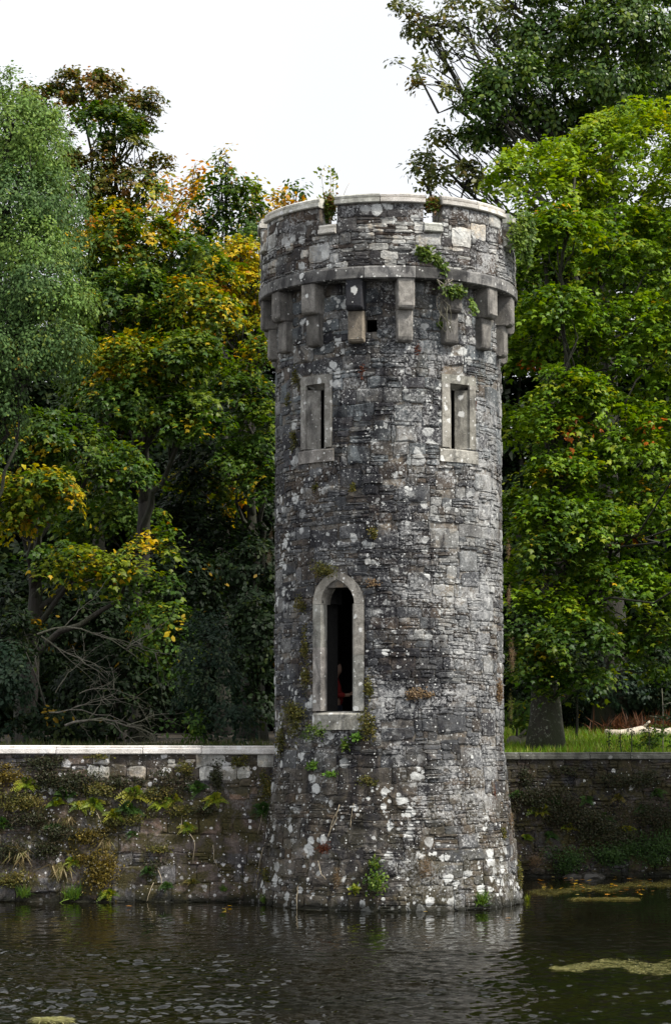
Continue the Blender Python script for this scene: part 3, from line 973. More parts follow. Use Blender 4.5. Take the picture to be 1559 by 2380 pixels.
# shaft stones
def zone_shaft(u, z):
    if z > 10.0: return (0.80, .15, .30, 'blue')
    if z > 8.1: return (0.72, .15, .34, 'blue' if u > -1.3 or random.random() < .4 else 'slate')
    if z > 4.0: return (0.55, .10, .27, 'pale' if u > 0.3 and random.random() < .7 else 'slate')
    if z > 2.4: return (0.58, .12, .28, 'slate')
    return (0.70, .12, .30, 'brown' if u < .6 or random.random() < .5 else 'slate')
UM = 1.95 * RS
st = layout(-UM, UM, -0.25, Z_STR0, zone_shaft, blocked)
def vis_score(s):
    th = (s[0] + s[1]) / 2 / RS
    return (s[1] - s[0]) * (s[3] - s[2]) * max(0, math.cos(th) - 0.12)
build_masonry(tower, st, lambda u, z, d: pm(u / RS, r_shaft(z) + d, z), M_SHAFT, vis_score, limit=215)
# parapet stones
blk = []
for c in crens:
    blk.append(((c - half) * RP, (c + half) * RP, Z_SILL - .0, Z_TOP + 1))
def zone_par(u, z):
    if z > Z_SILL - .05: return (0.85, .18, .32, 'parapet')
    return (0.62, .10, .25, 'parapet')
sp = layout(-1.95 * RP, 1.95 * RP, Z_STR1, Z_TOP, zone_par, blk)
build_masonry(tower, sp, lambda u, z, d: pm(u / RP, RP + d, z), M_PARA,
              lambda s: (s[1] - s[0]) * (s[3] - s[2]) * max(0, math.cos((s[0] + s[1]) / 2 / RP) - .12), limit=85, stuff_name='small_parapet_stones')

# string course, corbels, coping
def polar_block(name, t0, t1, prof, mat, n=5, gap=.0015, tint=None):
    mb = MB()
    rings = []
    for i in range(n + 1):
        t = t0 + gap + (t1 - t0 - 2 * gap) * i / n
        rings.append([pm(t, r, z) for r, z in prof])
    k = len(prof)
    V = [p for r in rings for p in r]
    f = [tuple(range(k)), tuple(n * k + i for i in range(k))[::-1]]
    for i in range(n):
        for j in range(k):
            j2 = (j + 1) % k
            f.append((i * k + j, (i + 1) * k + j, (i + 1) * k + j2, i * k + j2))
    mb.add(V, f, tint or gtint())
    return mb.obj(name, mat, tower, False, pm((t0 + t1) / 2, prof[0][0], prof[0][1]))

a = -math.pi
NB = 15
edges = [-math.pi + 2 * math.pi * (i + random.uniform(-.18, .18)) / NB for i in range(NB)]
edges.append(edges[0] + 2 * math.pi)
for i in range(NB):
    k = random.choice((.45, .6, .9, 1.25, 1.5))
    polar_block('string_course_stone', edges[i], edges[i + 1],
                [(1.9, Z_STR0), (RP + .015, Z_STR0), (RP + .045, Z_STR0 + .02), (RP + .045, Z_STR1 - .035), (RP + .02, Z_STR1 - .002), (1.9, Z_STR1 - .002)],
                M_STRING, 6, .002, (k, k * .99, k * .97))
def corbel_profile(r_out, zt, zb, rb):
    P = [(RS - .12, zt), (r_out, zt), (r_out, zb + rb)]
    for i in range(1, 6):
        an = math.pi / 2 * i / 5
        P.append((r_out - rb + rb * math.cos(an), zb + rb - rb * math.sin(an)))
    P.append((RS - .12, zb))
    return P
for k in range(16):
    th = math.radians(7.8 + 22.5 * k)
    th = (th + math.pi) % (2 * math.pi) - math.pi
    cb = link('corbel', None, tower); cb.empty_display_size = .2
    cb.location = pm(th, RS, Z_COR2)
    for nm, ro, zt, zb, w, rb in (('upper_block', RP + .005, Z_STR0 - .002, Z_COR1, .160, .10), ('lower_block', RS + .165, Z_COR1 - .003, Z_COR2, .148, .09)):
        prof = corbel_profile(ro, zt, zb, rb)
        mb = MB()
        bv = .024
        rings = []
        jx = random.uniform(-.008, .008)
        for x, q in ((-w, bv), (-w + bv, 0), (w - bv, 0), (w, bv)):
            rings.append([(x + jx + random.uniform(-.007, .007), RS - (r - (q if r > RS else 0)) + random.uniform(-.006, .006), z + (q if (z < zb + .001 and q) else 0)) for r, z in prof])
        def cm(x, d, z, th=th):
            r = RS - d
            return (r * math.sin(th) + x * math.cos(th), -r * math.cos(th) + x * math.sin(th), z)
        kk = random.choice((.8, 1.0, 1.15, 1.3))
        tnt = (kk * 1.0, kk * .98, kk * .95)
        if nm == 'upper_block' and k == 15: tnt = (.16, .17, .21)
        if k == 15 and nm == 'lower_block': tnt = (1.35, 1.2, 1.0)
        if k == 0: tnt = (1.5, 1.47, 1.42)
        loft(mb, rings, cm, tnt)
        mb.obj(nm, M_GRANITE, cb, False, pm(th, RS, Z_COR2))

HC = Z_COP - Z_TOP
cop_prof = [(2.03, Z_TOP), (RP + .055, Z_TOP), (RP + .075, Z_TOP + .015), (RP + .07, Z_TOP + HC * .45), (RP + .03, Z_TOP + HC * .52),
            (RP + .045, Z_TOP + HC * .62), (RP + .05, Z_TOP + HC * .8), (RP + .02, Z_COP - .01), (RP - .05, Z_COP), (2.06, Z_COP), (2.02, Z_COP - .05)]
order = sorted(crens)
for i, c in enumerate(order):
    nx_ = order[(i + 1) % len(order)] + (2 * math.pi if i == len(order) - 1 else 0)
    t0, t1 = c + half - .012, nx_ - half + .012
    m = 2 if (t1 - t0) < 0.9 else 3
    mids = [t0] + [t0 + (t1 - t0) * (q + random.uniform(-.1, .1)) / m for q in range(1, m)] + [t1]
    for p, q in zip(mids[:-1], mids[1:]):
        polar_block('coping_stone', p, q, cop_prof, M_COPING, 6, .003)
    hs = Z_SILLT - Z_SILL
    polar_block('embrasure_sill', c - half + .002, c + half - .002,
                [(2.03, Z_SILL + .002), (RP + .05, Z_SILL + .002), (RP + .075, Z_SILL + .02), (RP + .07, Z_SILL + hs * .5), (RP + .03, Z_SILL + hs * .56),
                 (RP + .045, Z_SILL + hs * .8), (RP + .01, Z_SILLT), (2.05, Z_SILLT)], M_COPING, 4)

# ------------------------------------------------------------------ pond walls
def plane_map(x0, y0, ang, batter, ztop):
    c, s = math.cos(ang), math.sin(ang)
    return lambda u, z, d: (x0 + u * c + d * s, y0 + u * s - d * c + (z - ztop) * batter, z)

def pond_wall(name, label, x0, y0, ang, u0, u1, ztop, hcop, thick, mat, mcop, zone, cop_len, limit, batter, cop_tint, prot):
    c, s = math.cos(ang), math.sin(ang)
    t = empty(name, (x0 + (u0 + u1) / 2 * c, y0 + (u0 + u1) / 2 * s, 0), label, 'wall')
    mp = plane_map(x0, y0, ang, batter, ztop)
    zb = ztop - hcop
    mb = MB()
    cs = [(u0, -.4), (u1, -.4), (u1, zb), (u0, zb)]
    V = [mp(u, z, -.016) for u, z in cs] + [tuple(np.array(mp(u, ztop, -thick))[:2]) + (z,) for u, z in cs]
    mb.add(V, [(0, 1, 2, 3), (5, 4, 7, 6), (1, 5, 6, 2), (4, 0, 3, 7), (3, 2, 6, 7), (4, 5, 1, 0)], (.10, .082, .066))
    mb.obj('mortar_core', mat, t)
    st = layout(u0, u1, -.22, zb, zone, [])
    build_masonry(t, st, mp, mat, lambda q: (q[1] - q[0]) * (q[3] - q[2]) * (1 if proj(mp((q[0] + q[1]) / 2, 1, 0))[0] > -60 and proj(mp((q[0] + q[1]) / 2, 1, 0))[0] < W + 60 else .01),
                  prot=prot, limit=limit)
    u = u0
    lens = list(cop_len)
    while u < u1 - .05:
        L = lens.pop(0) if lens else random.uniform(.9, 1.7)
        e = min(u + L, u1)
        mb = MB()
        dz = random.uniform(-.006, .006)
        prof = [(-thick - .03, zb + .002), (.06, zb + .002), (.085, zb + .02), (.08, zb + hcop * .62), (.04, zb + hcop * .72), (.045, ztop - .015), (.02, ztop), (-thick - .03, ztop)]
        rings = []
        for k, x in enumerate((u + .004, u + .018, (u + e) / 2, e - .018, e - .004)):
            q = .014 if k in (0, 4) else 0
            rings.append([(x, d - (q if d > 0 else 0), z + dz - (q if z > zb + .1 else 0)) for d, z in prof])
        loft(mb, rings, lambda a_, b_, c_: (x0 + a_ * c + b_ * s, y0 + a_ * s - b_ * c, c_), (lambda q: tuple(v * q for v in cop_tint))(random.uniform(.88, 1.08)))
        mb.obj('coping_stone', mcop, t, False, (x0 + u * c, y0 + u * s, zb))
        u = e
    return t, mp

YW = -0.28
LTOP = at(300, 1733, YW)[2]
def zone_lw(u, z):
    if z > LTOP - .66 and -5.8 < u < -2.5: return (.9, .13, .20, 'whitewall')
    if z > LTOP - .85 and -5.0 < u < -2.5 and random.random() < .45: return (.9, .13, .20, 'whitewall')
    if z > 1.6: return (.5, .13, .24, 'wall')
    return (.85, .20, .38, 'wall')
lw_x = [at(p, 1745, YW)[0] for p in (0, 132, 333, 469)]
lw, LMAP = pond_wall('pond_wall', 'rough brown stone wall with white coping left of the tower', 0, YW, 0.006, -15, -1.75, LTOP, .165, .5, M_LWALL, M_LCOPING, zone_lw,
                     [lw_x[0] + 15 - .6, .6 + lw_x[1] - lw_x[0], lw_x[2] - lw_x[1], lw_x[3] - lw_x[2], 3], 300, 0.055, (1, .985, .96), (.003, .03))
YRW = 6.35
RTOP = at(1350, 1749, YRW)[2]
def zone_rw(u, z): return (.5, .12, .26, 'wallshade')
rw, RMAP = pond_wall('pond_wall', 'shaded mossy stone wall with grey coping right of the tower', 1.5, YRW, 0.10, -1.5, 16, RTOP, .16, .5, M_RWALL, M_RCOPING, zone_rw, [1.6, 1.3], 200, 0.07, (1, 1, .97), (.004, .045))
# return wall behind the tower joins the two
mb = MB()
mb.add([(1.1, .1, -.4), (1.5, .1, -.4), (1.5, 6.6, -.4), (1.1, 6.6, -.4), (1.1, .1, 2.62), (1.5, .1, 2.62), (1.5, 6.6, 2.62), (1.1, 6.6, 2.62)],
       [(0, 3, 2, 1), (4, 5, 6, 7), (0, 1, 5, 4), (1, 2, 6, 5), (2, 3, 7, 6), (3, 0, 4, 7)], (.08, .066, .055))
tag(mb.obj('return_wall', M_RWALL), 'short return wall hidden behind the stone tower', 'wall')

# ------------------------------------------------------------------ trees
def gp(px, Y):
    p = at(px, 1700, Y)
    return np.array([p[0], Y, ground_z(p[0], Y)])

# right: big green maple, trunk just behind the wall
mp_l = [ell(1500, 400, 14.5, 190, 175, 'maplelit'), ell(1265, 420, 13.5, 135, 100, 'maplelit'), ell(1390, 345, 14.5, 110, 70, 'maplelit'),
        ell(1420, 590, 13, 210, 120, 'maple'), ell(1265, 610, 13, 110, 100, 'maple'),
        ell(1270, 790, 12.5, 125, 105, 'maple'), ell(1470, 800, 12, 170, 120, 'maple'),
        ell(1265, 975, 12.5, 115, 80, 'maple'), ell(1450, 1010, 11.5, 170, 110, 'maple'),
        ell(1300, 1190, 11.5, 140, 90, 'maple'), ell(1490, 1230, 11, 130, 100, 'maple'),
        ell(1250, 1330, 12, 85, 70, 'maple', .9), ell(1420, 1370, 10.5, 130, 75, 'maple'), ell(1225, 1450, 9.6, 55, 60, 'green', 1.0), ell(1330, 1470, 9.2, 90, 55, 'green', 1.0), ell(1250, 1555, 9.4, 70, 40, 'green', 1.1), ell(1340, 1560, 9.4, 60, 34, 'green', 1.0),
        ell(1530, 1480, 10.5, 90, 80, 'green', .8),
        ell(1740, 380, 13, 190, 190, 'maplelit', .28), ell(1760, 700, 12, 190, 180, 'maple', .28), ell(1760, 1050, 11, 190, 170, 'maple', .28),
        ell(1760, 1350, 10, 170, 120, 'maple', .28), ell(1310, 510, 10.8, 70, 50, 'maple', 1.5), ell(1300, 700, 10.6, 80, 50, 'maple', 1.5), ell(1320, 880, 10.4, 80, 50, 'maple', 1.5), ell(1300, 1080, 10.2, 80, 45, 'maple', 1.5), ell(1285, 1180, 9.9, 60, 45, 'maple', 1.5), ell(1270, 970, 10.2, 60, 45, 'maple', 1.4), ell(1300, 1270, 9.8, 80, 45, 'green', 1.4), ell(1270, 1370, 9.6, 60, 45, 'maple', 1.2), ell(1370, 1200, 9.8, 70, 45, 'maple', 1.5), (np.array((9.8, 4.2, 8.6)), (2.4, 2.6, 1.6), 'maple', .3), (np.array((12.0, 3.2, 11.0)), (2.6, 2.8, 1.9), 'maple', .25), (np.array((13.5, 4.0, 7.6)), (2.6, 2.8, 1.7), 'maple', .25), ell(1480, 700, 17, 260, 260, 'green', .16), ell(1450, 1150, 17, 260, 220, 'green', .18)]  # world-coordinate lobes: unseen boughs, added out of frame to shade the right wall
make_tree('maple_tree', 'big bright green maple behind the wall right of the tower', gp(1265, 10.2), mp_l, T_MAPLE8, M_LEAF, .128, 3.8, 64, .60,
          .36, M_BARK_BIG, 101, top=at(1330, 420, 13), limb_bark=M_BARK, twigs=8, limb_r=.085, flat=.22, droop=.55, upb=.8)
# right: oak behind, reaching out over the sky
ok_l = [ell(1010, 60, 22, 80, 42, 'oakbrown', 0.42), ell(960, 20, 22, 50, 26, 'oakbrown', 0.35), ell(1110, 30, 22, 90, 50, 'oakbrown', 0.30),
        ell(960, 150, 22, 60, 30, 'oakbrown', 0.40), ell(1080, 130, 22, 80, 40, 'oakbrown', 0.25), ell(1010, 190, 21, 55, 22, 'oakbrown', 0.35),
        ell(1180, 60, 23, 80, 60, 'oak', .5), ell(1290, 100, 22, 110, 75, 'oak', 1.5), ell(1440, 60, 21, 120, 75, 'oak', 1.5), ell(1530, 150, 22, 90, 80, 'oak', 1.4),
        ell(1390, 190, 21, 110, 60, 'oak', 1.5), ell(1190, 170, 21, 85, 50, 'oak', 1.4), ell(1130, 235, 21, 75, 40, 'oak', 1.4), ell(1270, 270, 22, 120, 50, 'oak', 1.4),
        ell(1130, 315, 22, 70, 32, 'oak', 1.4), ell(1430, 270, 23, 100, 60, 'oak', 1.3), ell(1540, 240, 24, 90, 70, 'oak', 1.2),
        ell(1030, 390, 22, 80, 48, 'oakbrown', 0.40), ell(985, 420, 22, 45, 25, 'oakbrown', 0.35), ell(1085, 420, 22, 60, 40, 'oakbrown', 0.45), ell(1022, 325, 22, 22, 25, 'oakbrown', 0.40),
        ell(1350, -40, 22, 150, 60, 'oak', 1.2), ell(1560, -20, 22, 120, 80, 'oak', 1.2), ell(1130, -60, 22, 120, 50, 'oakbrown', 0.25)]
make_tree('oak_tree', 'tall dark oak with crooked branches over the sky at top right', gp(1420, 22), ok_l, T_OVAL, M_LEAF_GLOSS, 0.15, 5.4, 40, .40,
          .45, M_BARK, 102, top=at(1400, 40, 22), twigs=14, limb_r=.10, flat=.8, droop=.25, upb=.4)

# left: birch in front
bi_l = [ell(20, 300, 5, 110, 110, 'birchlit'), ell(100, 330, 5, 70, 90, 'birchlit', .9), ell(30, 200, 5, 50, 50, 'birchlit', .7), ell(110, 460, 4.6, 60, 90, 'birch'),
        ell(10, 470, 4.6, 110, 110, 'birch'), ell(70, 560, 4.2, 80, 80, 'birchlit'), ell(60, 650, 4.2, 110, 80, 'birch'), ell(150, 690, 4.2, 75, 62, 'birchlit'),
        ell(140, 775, 4.2, 70, 60, 'birch'), ell(30, 800, 4.2, 110, 80, 'birch'), ell(130, 840, 4.4, 50, 40, 'birch', .8), ell(-10, 930, 4.5, 80, 80, 'birch', .8),
        ell(-130, 350, 5, 120, 200, 'birch', .5), ell(-140, 700, 5, 120, 200, 'birch', .5), ell(60, 500, 7.5, 150, 330, 'birch', .35)]
make_tree('birch_tree', 'grey green birch with tiny leaves at the left edge', gp(-40, 4.5), bi_l, T_DIA, M_LEAF_DULL, .080, 8.5, 85, .40,
          .16, M_BARK, 103, top=at(20, 250, 5), twigs=10, limb_r=.05, flat=.7, droop=.5, upb=.35, hang=.5)
# left: tall sycamore with browned top
sy_l = [ell(190, 195, 21, 95, 38, 'brown'), ell(110, 215, 21, 60, 35, 'brown', .8), ell(285, 240, 21, 70, 38, 'brown', .9), ell(240, 285, 20, 90, 48, 'green', .9),
        ell(335, 275, 21, 45, 40, 'oakbrown', .7), ell(345, 225, 21, 28, 22, 'brown', .7), ell(290, 345, 20, 70, 42, 'oakbrown', .6), ell(220, 350, 20, 70, 35, 'brown', .8),
        ell(180, 420, 20, 80, 60, 'oakbrown', .8), ell(270, 420, 20, 90, 45, 'brown', .7), ell(365, 375, 21, 45, 22, 'brown', .5), ell(330, 440, 20, 60, 34, 'autumn', .6),
        ell(230, 500, 20, 110, 50, 'autumn', .9), ell(80, 330, 21, 90, 90, 'oakbrown', .7)]
make_tree('sycamore_tree', 'tall sycamore with browned crown beyond the birch', gp(215, 20), sy_l, T_MAPLE8, M_LEAF, .125, 5.6, 50, .42,
          .24, M_BARK, 104, top=at(270, 230, 21), twigs=6, limb_r=.10, flat=.5, droop=.4)
# left: pointed green tree and orange ones behind
make_tree('lime_tree', 'pointed green tree standing against the sky left of the tower', gp(520, 24),
          [ell(523, 375, 24, 28, 38, 'autumn', .8), ell(520, 430, 24, 52, 45, 'green', 1.1), ell(560, 470, 24, 50, 45, 'green', 1.1), ell(490, 490, 24, 50, 50, 'green', 1.2),
           ell(560, 540, 24, 60, 50, 'green', 1.2), ell(590, 440, 24.5, 24, 28, 'autumn', .6), ell(500, 570, 24, 70, 60, 'green', 1.2)],
          T_OVAL, M_LEAF, .16, 4.6, 26, .40, .2, M_BARK, 105, top=at(525, 380, 24), twigs=12, flat=.6)
make_tree('beech_tree', 'pale orange tree between the sycamore and the pointed green tree', gp(400, 30),
          [ell(405, 440, 30, 60, 48, 'orange', .7), ell(370, 490, 30, 60, 50, 'orange', .8), ell(440, 480, 30, 50, 50, 'orange', .8), ell(465, 400, 30, 25, 30, 'orange', .35), ell(400, 560, 30, 90, 70, 'gold', .9)],
          T_OVAL, M_LEAF, .18, 3.6, 22, .45, .2, M_BARK, 106, twigs=12, flat=.7)
make_tree('beech_tree', 'golden tree showing just above the left battlements', gp(655, 30),
          [ell(650, 470, 30, 50, 40, 'orange', .8), ell(690, 445, 30, 30, 22, 'green', .5), ell(610, 480, 30, 35, 40, 'gold', .8), ell(640, 540, 30, 80, 60, 'gold', .9)],
          T_OVAL, M_LEAF, .18, 3.8, 22, .45, .2, M_BARK, 107, twigs=12, flat=.7)
# left: the yellowing maples in the middle
am_l = [ell(300, 560, 14, 120, 80, 'autumn'), ell(190, 600, 15, 90, 70, 'green'), ell(420, 600, 14, 110, 60, 'green'), ell(300, 690, 13, 130, 80, 'green'),
        ell(450, 700, 13, 95, 70, 'autumn'), ell(340, 830, 12, 110, 65, 'autumn'), ell(240, 780, 13, 80, 60, 'green'), ell(440, 810, 11.5, 95, 50, 'green'),
        ell(330, 940, 12, 140, 70, 'green'), ell(460, 970, 11.5, 70, 60, 'green', .9), ell(300, 880, 14, 160, 150, 'green', .5)]
make_tree('maple_tree', 'green maple turning yellow in the middle of the left wood', gp(330, 13), am_l, T_MAPLE8, M_LEAF, .122, 5.2, 60, .5,
          .28, M_BARK, 108, top=at(340, 560, 14), twigs=9, limb_r=.11, flat=.3, droop=.5)
gm_l = [ell(555, 590, 17, 65, 45, 'gold'), ell(500, 640, 16.4, 62, 50, 'gold'), ell(590, 650, 17, 55, 50, 'gold', .9), ell(590, 720, 17, 50, 50, 'gold', .9),
        ell(520, 740, 17, 60, 50, 'autumn', .8), ell(470, 590, 18, 50, 40, 'green'), ell(570, 820, 17.5, 70, 60, 'green', .7), ell(600, 620, 20, 110, 110, 'green', .4), ell(560, 890, 15, 60, 55, 'green'), ell(600, 980, 15, 50, 60, 'green'), ell(550, 1070, 15, 65, 60, 'green', .7), ell(605, 1100, 15, 45, 60, 'green'), ell(600, 820, 15.5, 40, 45, 'autumn', .7)]
make_tree('maple_tree', 'golden leaved maple close to the left side of the parapet', gp(600, 17), gm_l, T_MAPLE8, M_LEAF, .12, 6.0, 54, .45,
          .22, M_BARK, 109, top=at(560, 600, 17), twigs=10, flat=.3, droop=.5)
lm_l = [ell(90, 1120, 6.5, 110, 42, 'autumn', 1.1), ell(40, 1190, 6.5, 60, 40, 'autumn', .8), ell(120, 1010, 8, 120, 60, 'green'), ell(30, 980, 8, 80, 70, 'green', .8),
        ell(250, 1080, 10, 110, 60, 'green', .9), ell(230, 1300, 7.5, 120, 40, 'autumn', .7), ell(350, 1250, 8.5, 60, 32, 'autumn', .7), ell(360, 1350, 8.5, 60, 40, 'green', .7),
        ell(120, 1290, 8.5, 80, 45, 'green', .8), ell(-90, 1100, 7, 90, 90, 'green', .5)]
make_tree('sycamore_tree', 'shaded sycamore with low yellow sprays at the left edge', gp(62, 9), lm_l, T_MAPLE8, M_LEAF, .13, 5.0, 52, .48,
          .30, M_BARK, 110, top=at(100, 1040, 8.5), twigs=9, limb_r=.09, flat=.28, droop=.5)
dk = [ell(560, 950, 20, 80, 110, 'dark'), ell(580, 1150, 20, 90, 120, 'dark'), ell(470, 1130, 18, 90, 80, 'autumn', .6), ell(420, 1200, 17, 100, 80, 'dark'),
      ell(560, 1350, 19, 90, 110, 'dark'), ell(480, 1060, 17, 90, 50, 'dark')]
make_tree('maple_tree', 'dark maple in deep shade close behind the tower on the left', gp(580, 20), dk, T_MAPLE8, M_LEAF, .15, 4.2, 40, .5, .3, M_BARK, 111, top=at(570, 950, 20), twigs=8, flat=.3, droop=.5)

# dim trees deeper in the wood, each with its own trunk and crown
dim = [(60, 27, 640, 'dark tree at the far left behind the birch'), (250, 33, 640, 'dark tree behind the yellowing maple'),
       (430, 31, 650, 'dark tree between the golden trees deep in the wood'), (600, 34, 600, 'dark tree behind the left edge of the tower'),
       (1200, 31, 560, 'dark tree beside the right edge of the tower'), (1380, 33, 480, 'dark tree behind the maple at right'),
       (1580, 31, 480, 'dark tree at the far right behind the maple')]
for i, (px, Y, top, lab) in enumerate(dim):
    lb = []
    rg = np.random.default_rng(500 + i)
    y = top + 110
    while y < 1620:
        lb.append(ell(px + rg.uniform(-60, 60), y, Y + rg.uniform(-2, 2), 125, 125, 'dark', 1.0))
        y += 165
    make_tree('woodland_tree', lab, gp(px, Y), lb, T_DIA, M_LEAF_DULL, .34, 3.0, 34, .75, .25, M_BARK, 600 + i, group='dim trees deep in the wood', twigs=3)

# far wood: one mass closing the view
rg = np.random.default_rng(77)
n = 60000
X = rg.uniform(-32, 34, n); Yw = rg.uniform(37, 45, n)
topz = 13.5 + 1.5 * np.sin(X * .7) + 1.0 * np.sin(X * 1.9 + 1)
Z = 2.8 + rg.random(n) ** 0.9 * (topz - 2.8)
P = np.stack([X, Yw, Z], 1)
N = rg.normal(size=(n, 3)) + np.array([0, -.6, .5])
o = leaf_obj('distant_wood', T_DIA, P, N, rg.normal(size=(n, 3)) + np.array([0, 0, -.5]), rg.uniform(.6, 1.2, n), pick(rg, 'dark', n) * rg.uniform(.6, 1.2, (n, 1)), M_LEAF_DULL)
tag(o, 'dark mass of leaves of the far wood', 'wood', kind='stuff')

# undergrowth just behind the walls
def shrub(name, label, px, py, Y, rx, ry, pal, seed, lsize=.09, tm=T_DIA, k=40, dens=9, extra=(), cat='shrub', group=None, **kw):
    lb = [ell(px, py, Y, rx, ry, pal)] + [ell(*e) for e in extra]
    kw.setdefault('flat', .6)
    return make_tree(name, label, gp(px, Y), lb, tm, M_LEAF_DULL, lsize, dens, k, .30, .04, M_BARK, seed, twigs=12, cat=cat, group=group, droop=.3, upb=.45, **kw)
shrub('elder_bush', 'blue green elder bush behind the white coping near the tower', 475, 1560, 4.0, 75, 120, 'elder', 701,
      extra=[(520, 1660, 3.5, 70, 70, 'elder'), (430, 1680, 3.2, 50, 50, 'green', .6), (480, 1470, 4.5, 40, 60, 'elder', .7)])
shrub('shrub', 'dark leafy shrub against the left flank of the tower', 600, 1480, 9, 60, 110, 'dark', 702, .12, T_OVAL, extra=[(585, 1330, 10, 70, 80, 'dark'), (600, 1640, 9, 40, 80, 'dark', .6)])
shrub('shrub', 'low dark shrub under the dead branches at the left', 130, 1690, 5, 110, 45, 'dark', 703, .11, T_OVAL, extra=[(20, 1600, 5, 60, 110, 'elder'), (40, 1480, 6, 60, 60, 'dark')])
shrub('shrub', 'dim green shrub behind the tangle of dead branches', 270, 1600, 10, 130, 110, 'dark', 704, .13, T_OVAL, extra=[(200, 1450, 11, 110, 90, 'dark'), (380, 1500, 10, 90, 110, 'green', .6)])
shrub('shrub', 'dark shrub filling the gap right of the tower', 1200, 1540, 15, 50, 90, 'dark', 705, .12, T_OVAL, extra=[(1215, 1660, 14, 45, 40, 'green', .7)])
shrub('shrub', 'dark blue green shrub behind the grass at right', 1450, 1590, 22, 110, 70, 'elder', 706, .12, T_OVAL, extra=[(1370, 1600, 23, 80, 90, 'dark'), (1540, 1560, 22, 80, 100, 'dark')])
shrub('shrub', 'dark shrub under the maple crown right of its trunk', 1340, 1560, 18, 70, 60, 'dark', 707, .12, T_OVAL)
# shaded low boughs that close the wood behind the left wall
lowl = [ell(180, 1400, 14, 120, 70, 'dark'), (ell(330, 1440, 15, 110, 80, 'dark')), ell(100, 1550, 13, 100, 80, 'dark'), ell(420, 1330, 15, 110, 60, 'dark'),
        ell(60, 1390, 13, 80, 70, 'dark'), ell(250, 1200, 15, 130, 60, 'green'), ell(520, 1250, 16, 80, 60, 'dark'), ell(330, 1560, 16, 120, 80, 'dark'), ell(500, 1440, 17, 90, 80, 'dark')]
make_tree('hazel_tree', 'dark spreading hazel filling the lower wood behind the left wall', gp(290, 15), lowl, T_OVAL, M_LEAF_DULL, .15, 5.0, 40, .5, .14, M_BARK, 120, twigs=6, flat=.35, droop=.5)

# tangle of pale dead branches
dead = empty('dead_branch', tuple(gp(150, 3.2)), 'bare pale dead bough sprawling behind the left wall coping', 'branch')
def dead_bough(p0, p1, r0, rg, depth, mb, sag=.25):
    L = np.linalg.norm(p1 - p0)
    pts = bez(p0, (p0 + p1) / 2 + np.array([0, 0, L * sag]) + rg.normal(scale=.08 * L, size=3), p1, 8)
    pts = [p + rg.normal(scale=.015 * L, size=3) for p in pts]
    tube(mb, pts, list(np.linspace(r0, r0 * .3, 8)), 5)
    if depth == 0: return
    for _ in range(5 if depth > 1 else 4):
        i = rg.integers(2, 7)
        d = pts[i] - pts[i - 1]; d = d / np.linalg.norm(d)
        e = pts[i] + (d + rg.normal(scale=.65, size=3) * np.array([1, .6, 1]) + np.array([0, 0, -.1])) * L * rg.uniform(.25, .5)
        dead_bough(pts[i], e, r0 * .55, rg, depth - 1, mb, .05)
rg = np.random.default_rng(31)
for k, (a, b, r) in enumerate([((90, 1475), (330, 1530), .035), ((95, 1480), (250, 1580), .03), ((150, 1690), (370, 1720), .05), ((110, 1660), (330, 1690), .03),
                               ((180, 1610), (350, 1640), .022), ((130, 1610), (200, 1540), .02)]):
    mb = MB()
    Yd = 3.0 + .3 * k
    dead_bough(at(*a, Yd), at(*b, Yd + .4), r * .62, rg, 2, mb)
    mb.obj('bough', M_DEADWOOD, dead, True, at(*a, Yd))

# ------------------------------------------------------------------ grass, log, saplings behind the right wall
rg = np.random.default_rng(41)
n = 26000
X = rg.uniform(1.6, 13, n); Yg = YR + .1 + rg.random(n) ** 1.3 * 18
Zg = np.array([ground_z(x, y) for x, y in zip(X, Yg)]) - .02
D = rg.normal(scale=.35, size=(n, 3)) + np.array([0, 0, 1])
cols = np.where(rg.random(n)[:, None] < .72, np.array([.13, .24, .015]), np.array([.24, .24, .05])) * rg.uniform(.6, 1.35, (n, 1))
o = leaf_obj('grass', T_BLADE, np.stack([X, Yg, Zg], 1), np.cross(D, rg.normal(size=(n, 3))), D, rg.uniform(.12, .34, n), cols, M_LEAF)
tag(o, 'bright green grass on the bank behind the right wall', 'grass', kind='stuff')
n = 7000
X = rg.uniform(-9, 1.2, n); Yg = YL + .05 + rg.random(n) ** 1.6 * 5
D = rg.normal(scale=.4, size=(n, 3)) + np.array([0, 0, 1])
cols = np.where(rg.random(n)[:, None] < .7, np.array([.04, .06, .014]), np.array([.08, .075, .025])) * rg.uniform(.6, 1.3, (n, 1))
o = leaf_obj('grass', T_BLADE, np.stack([X, Yg, np.array([ground_z(x, y) for x, y in zip(X, Yg)])], 1), np.cross(D, rg.normal(size=(n, 3))), D, rg.uniform(.12, .32, n), cols, M_LEAF)
tag(o, 'dim grass and weeds behind the left coping', 'grass', kind='stuff')

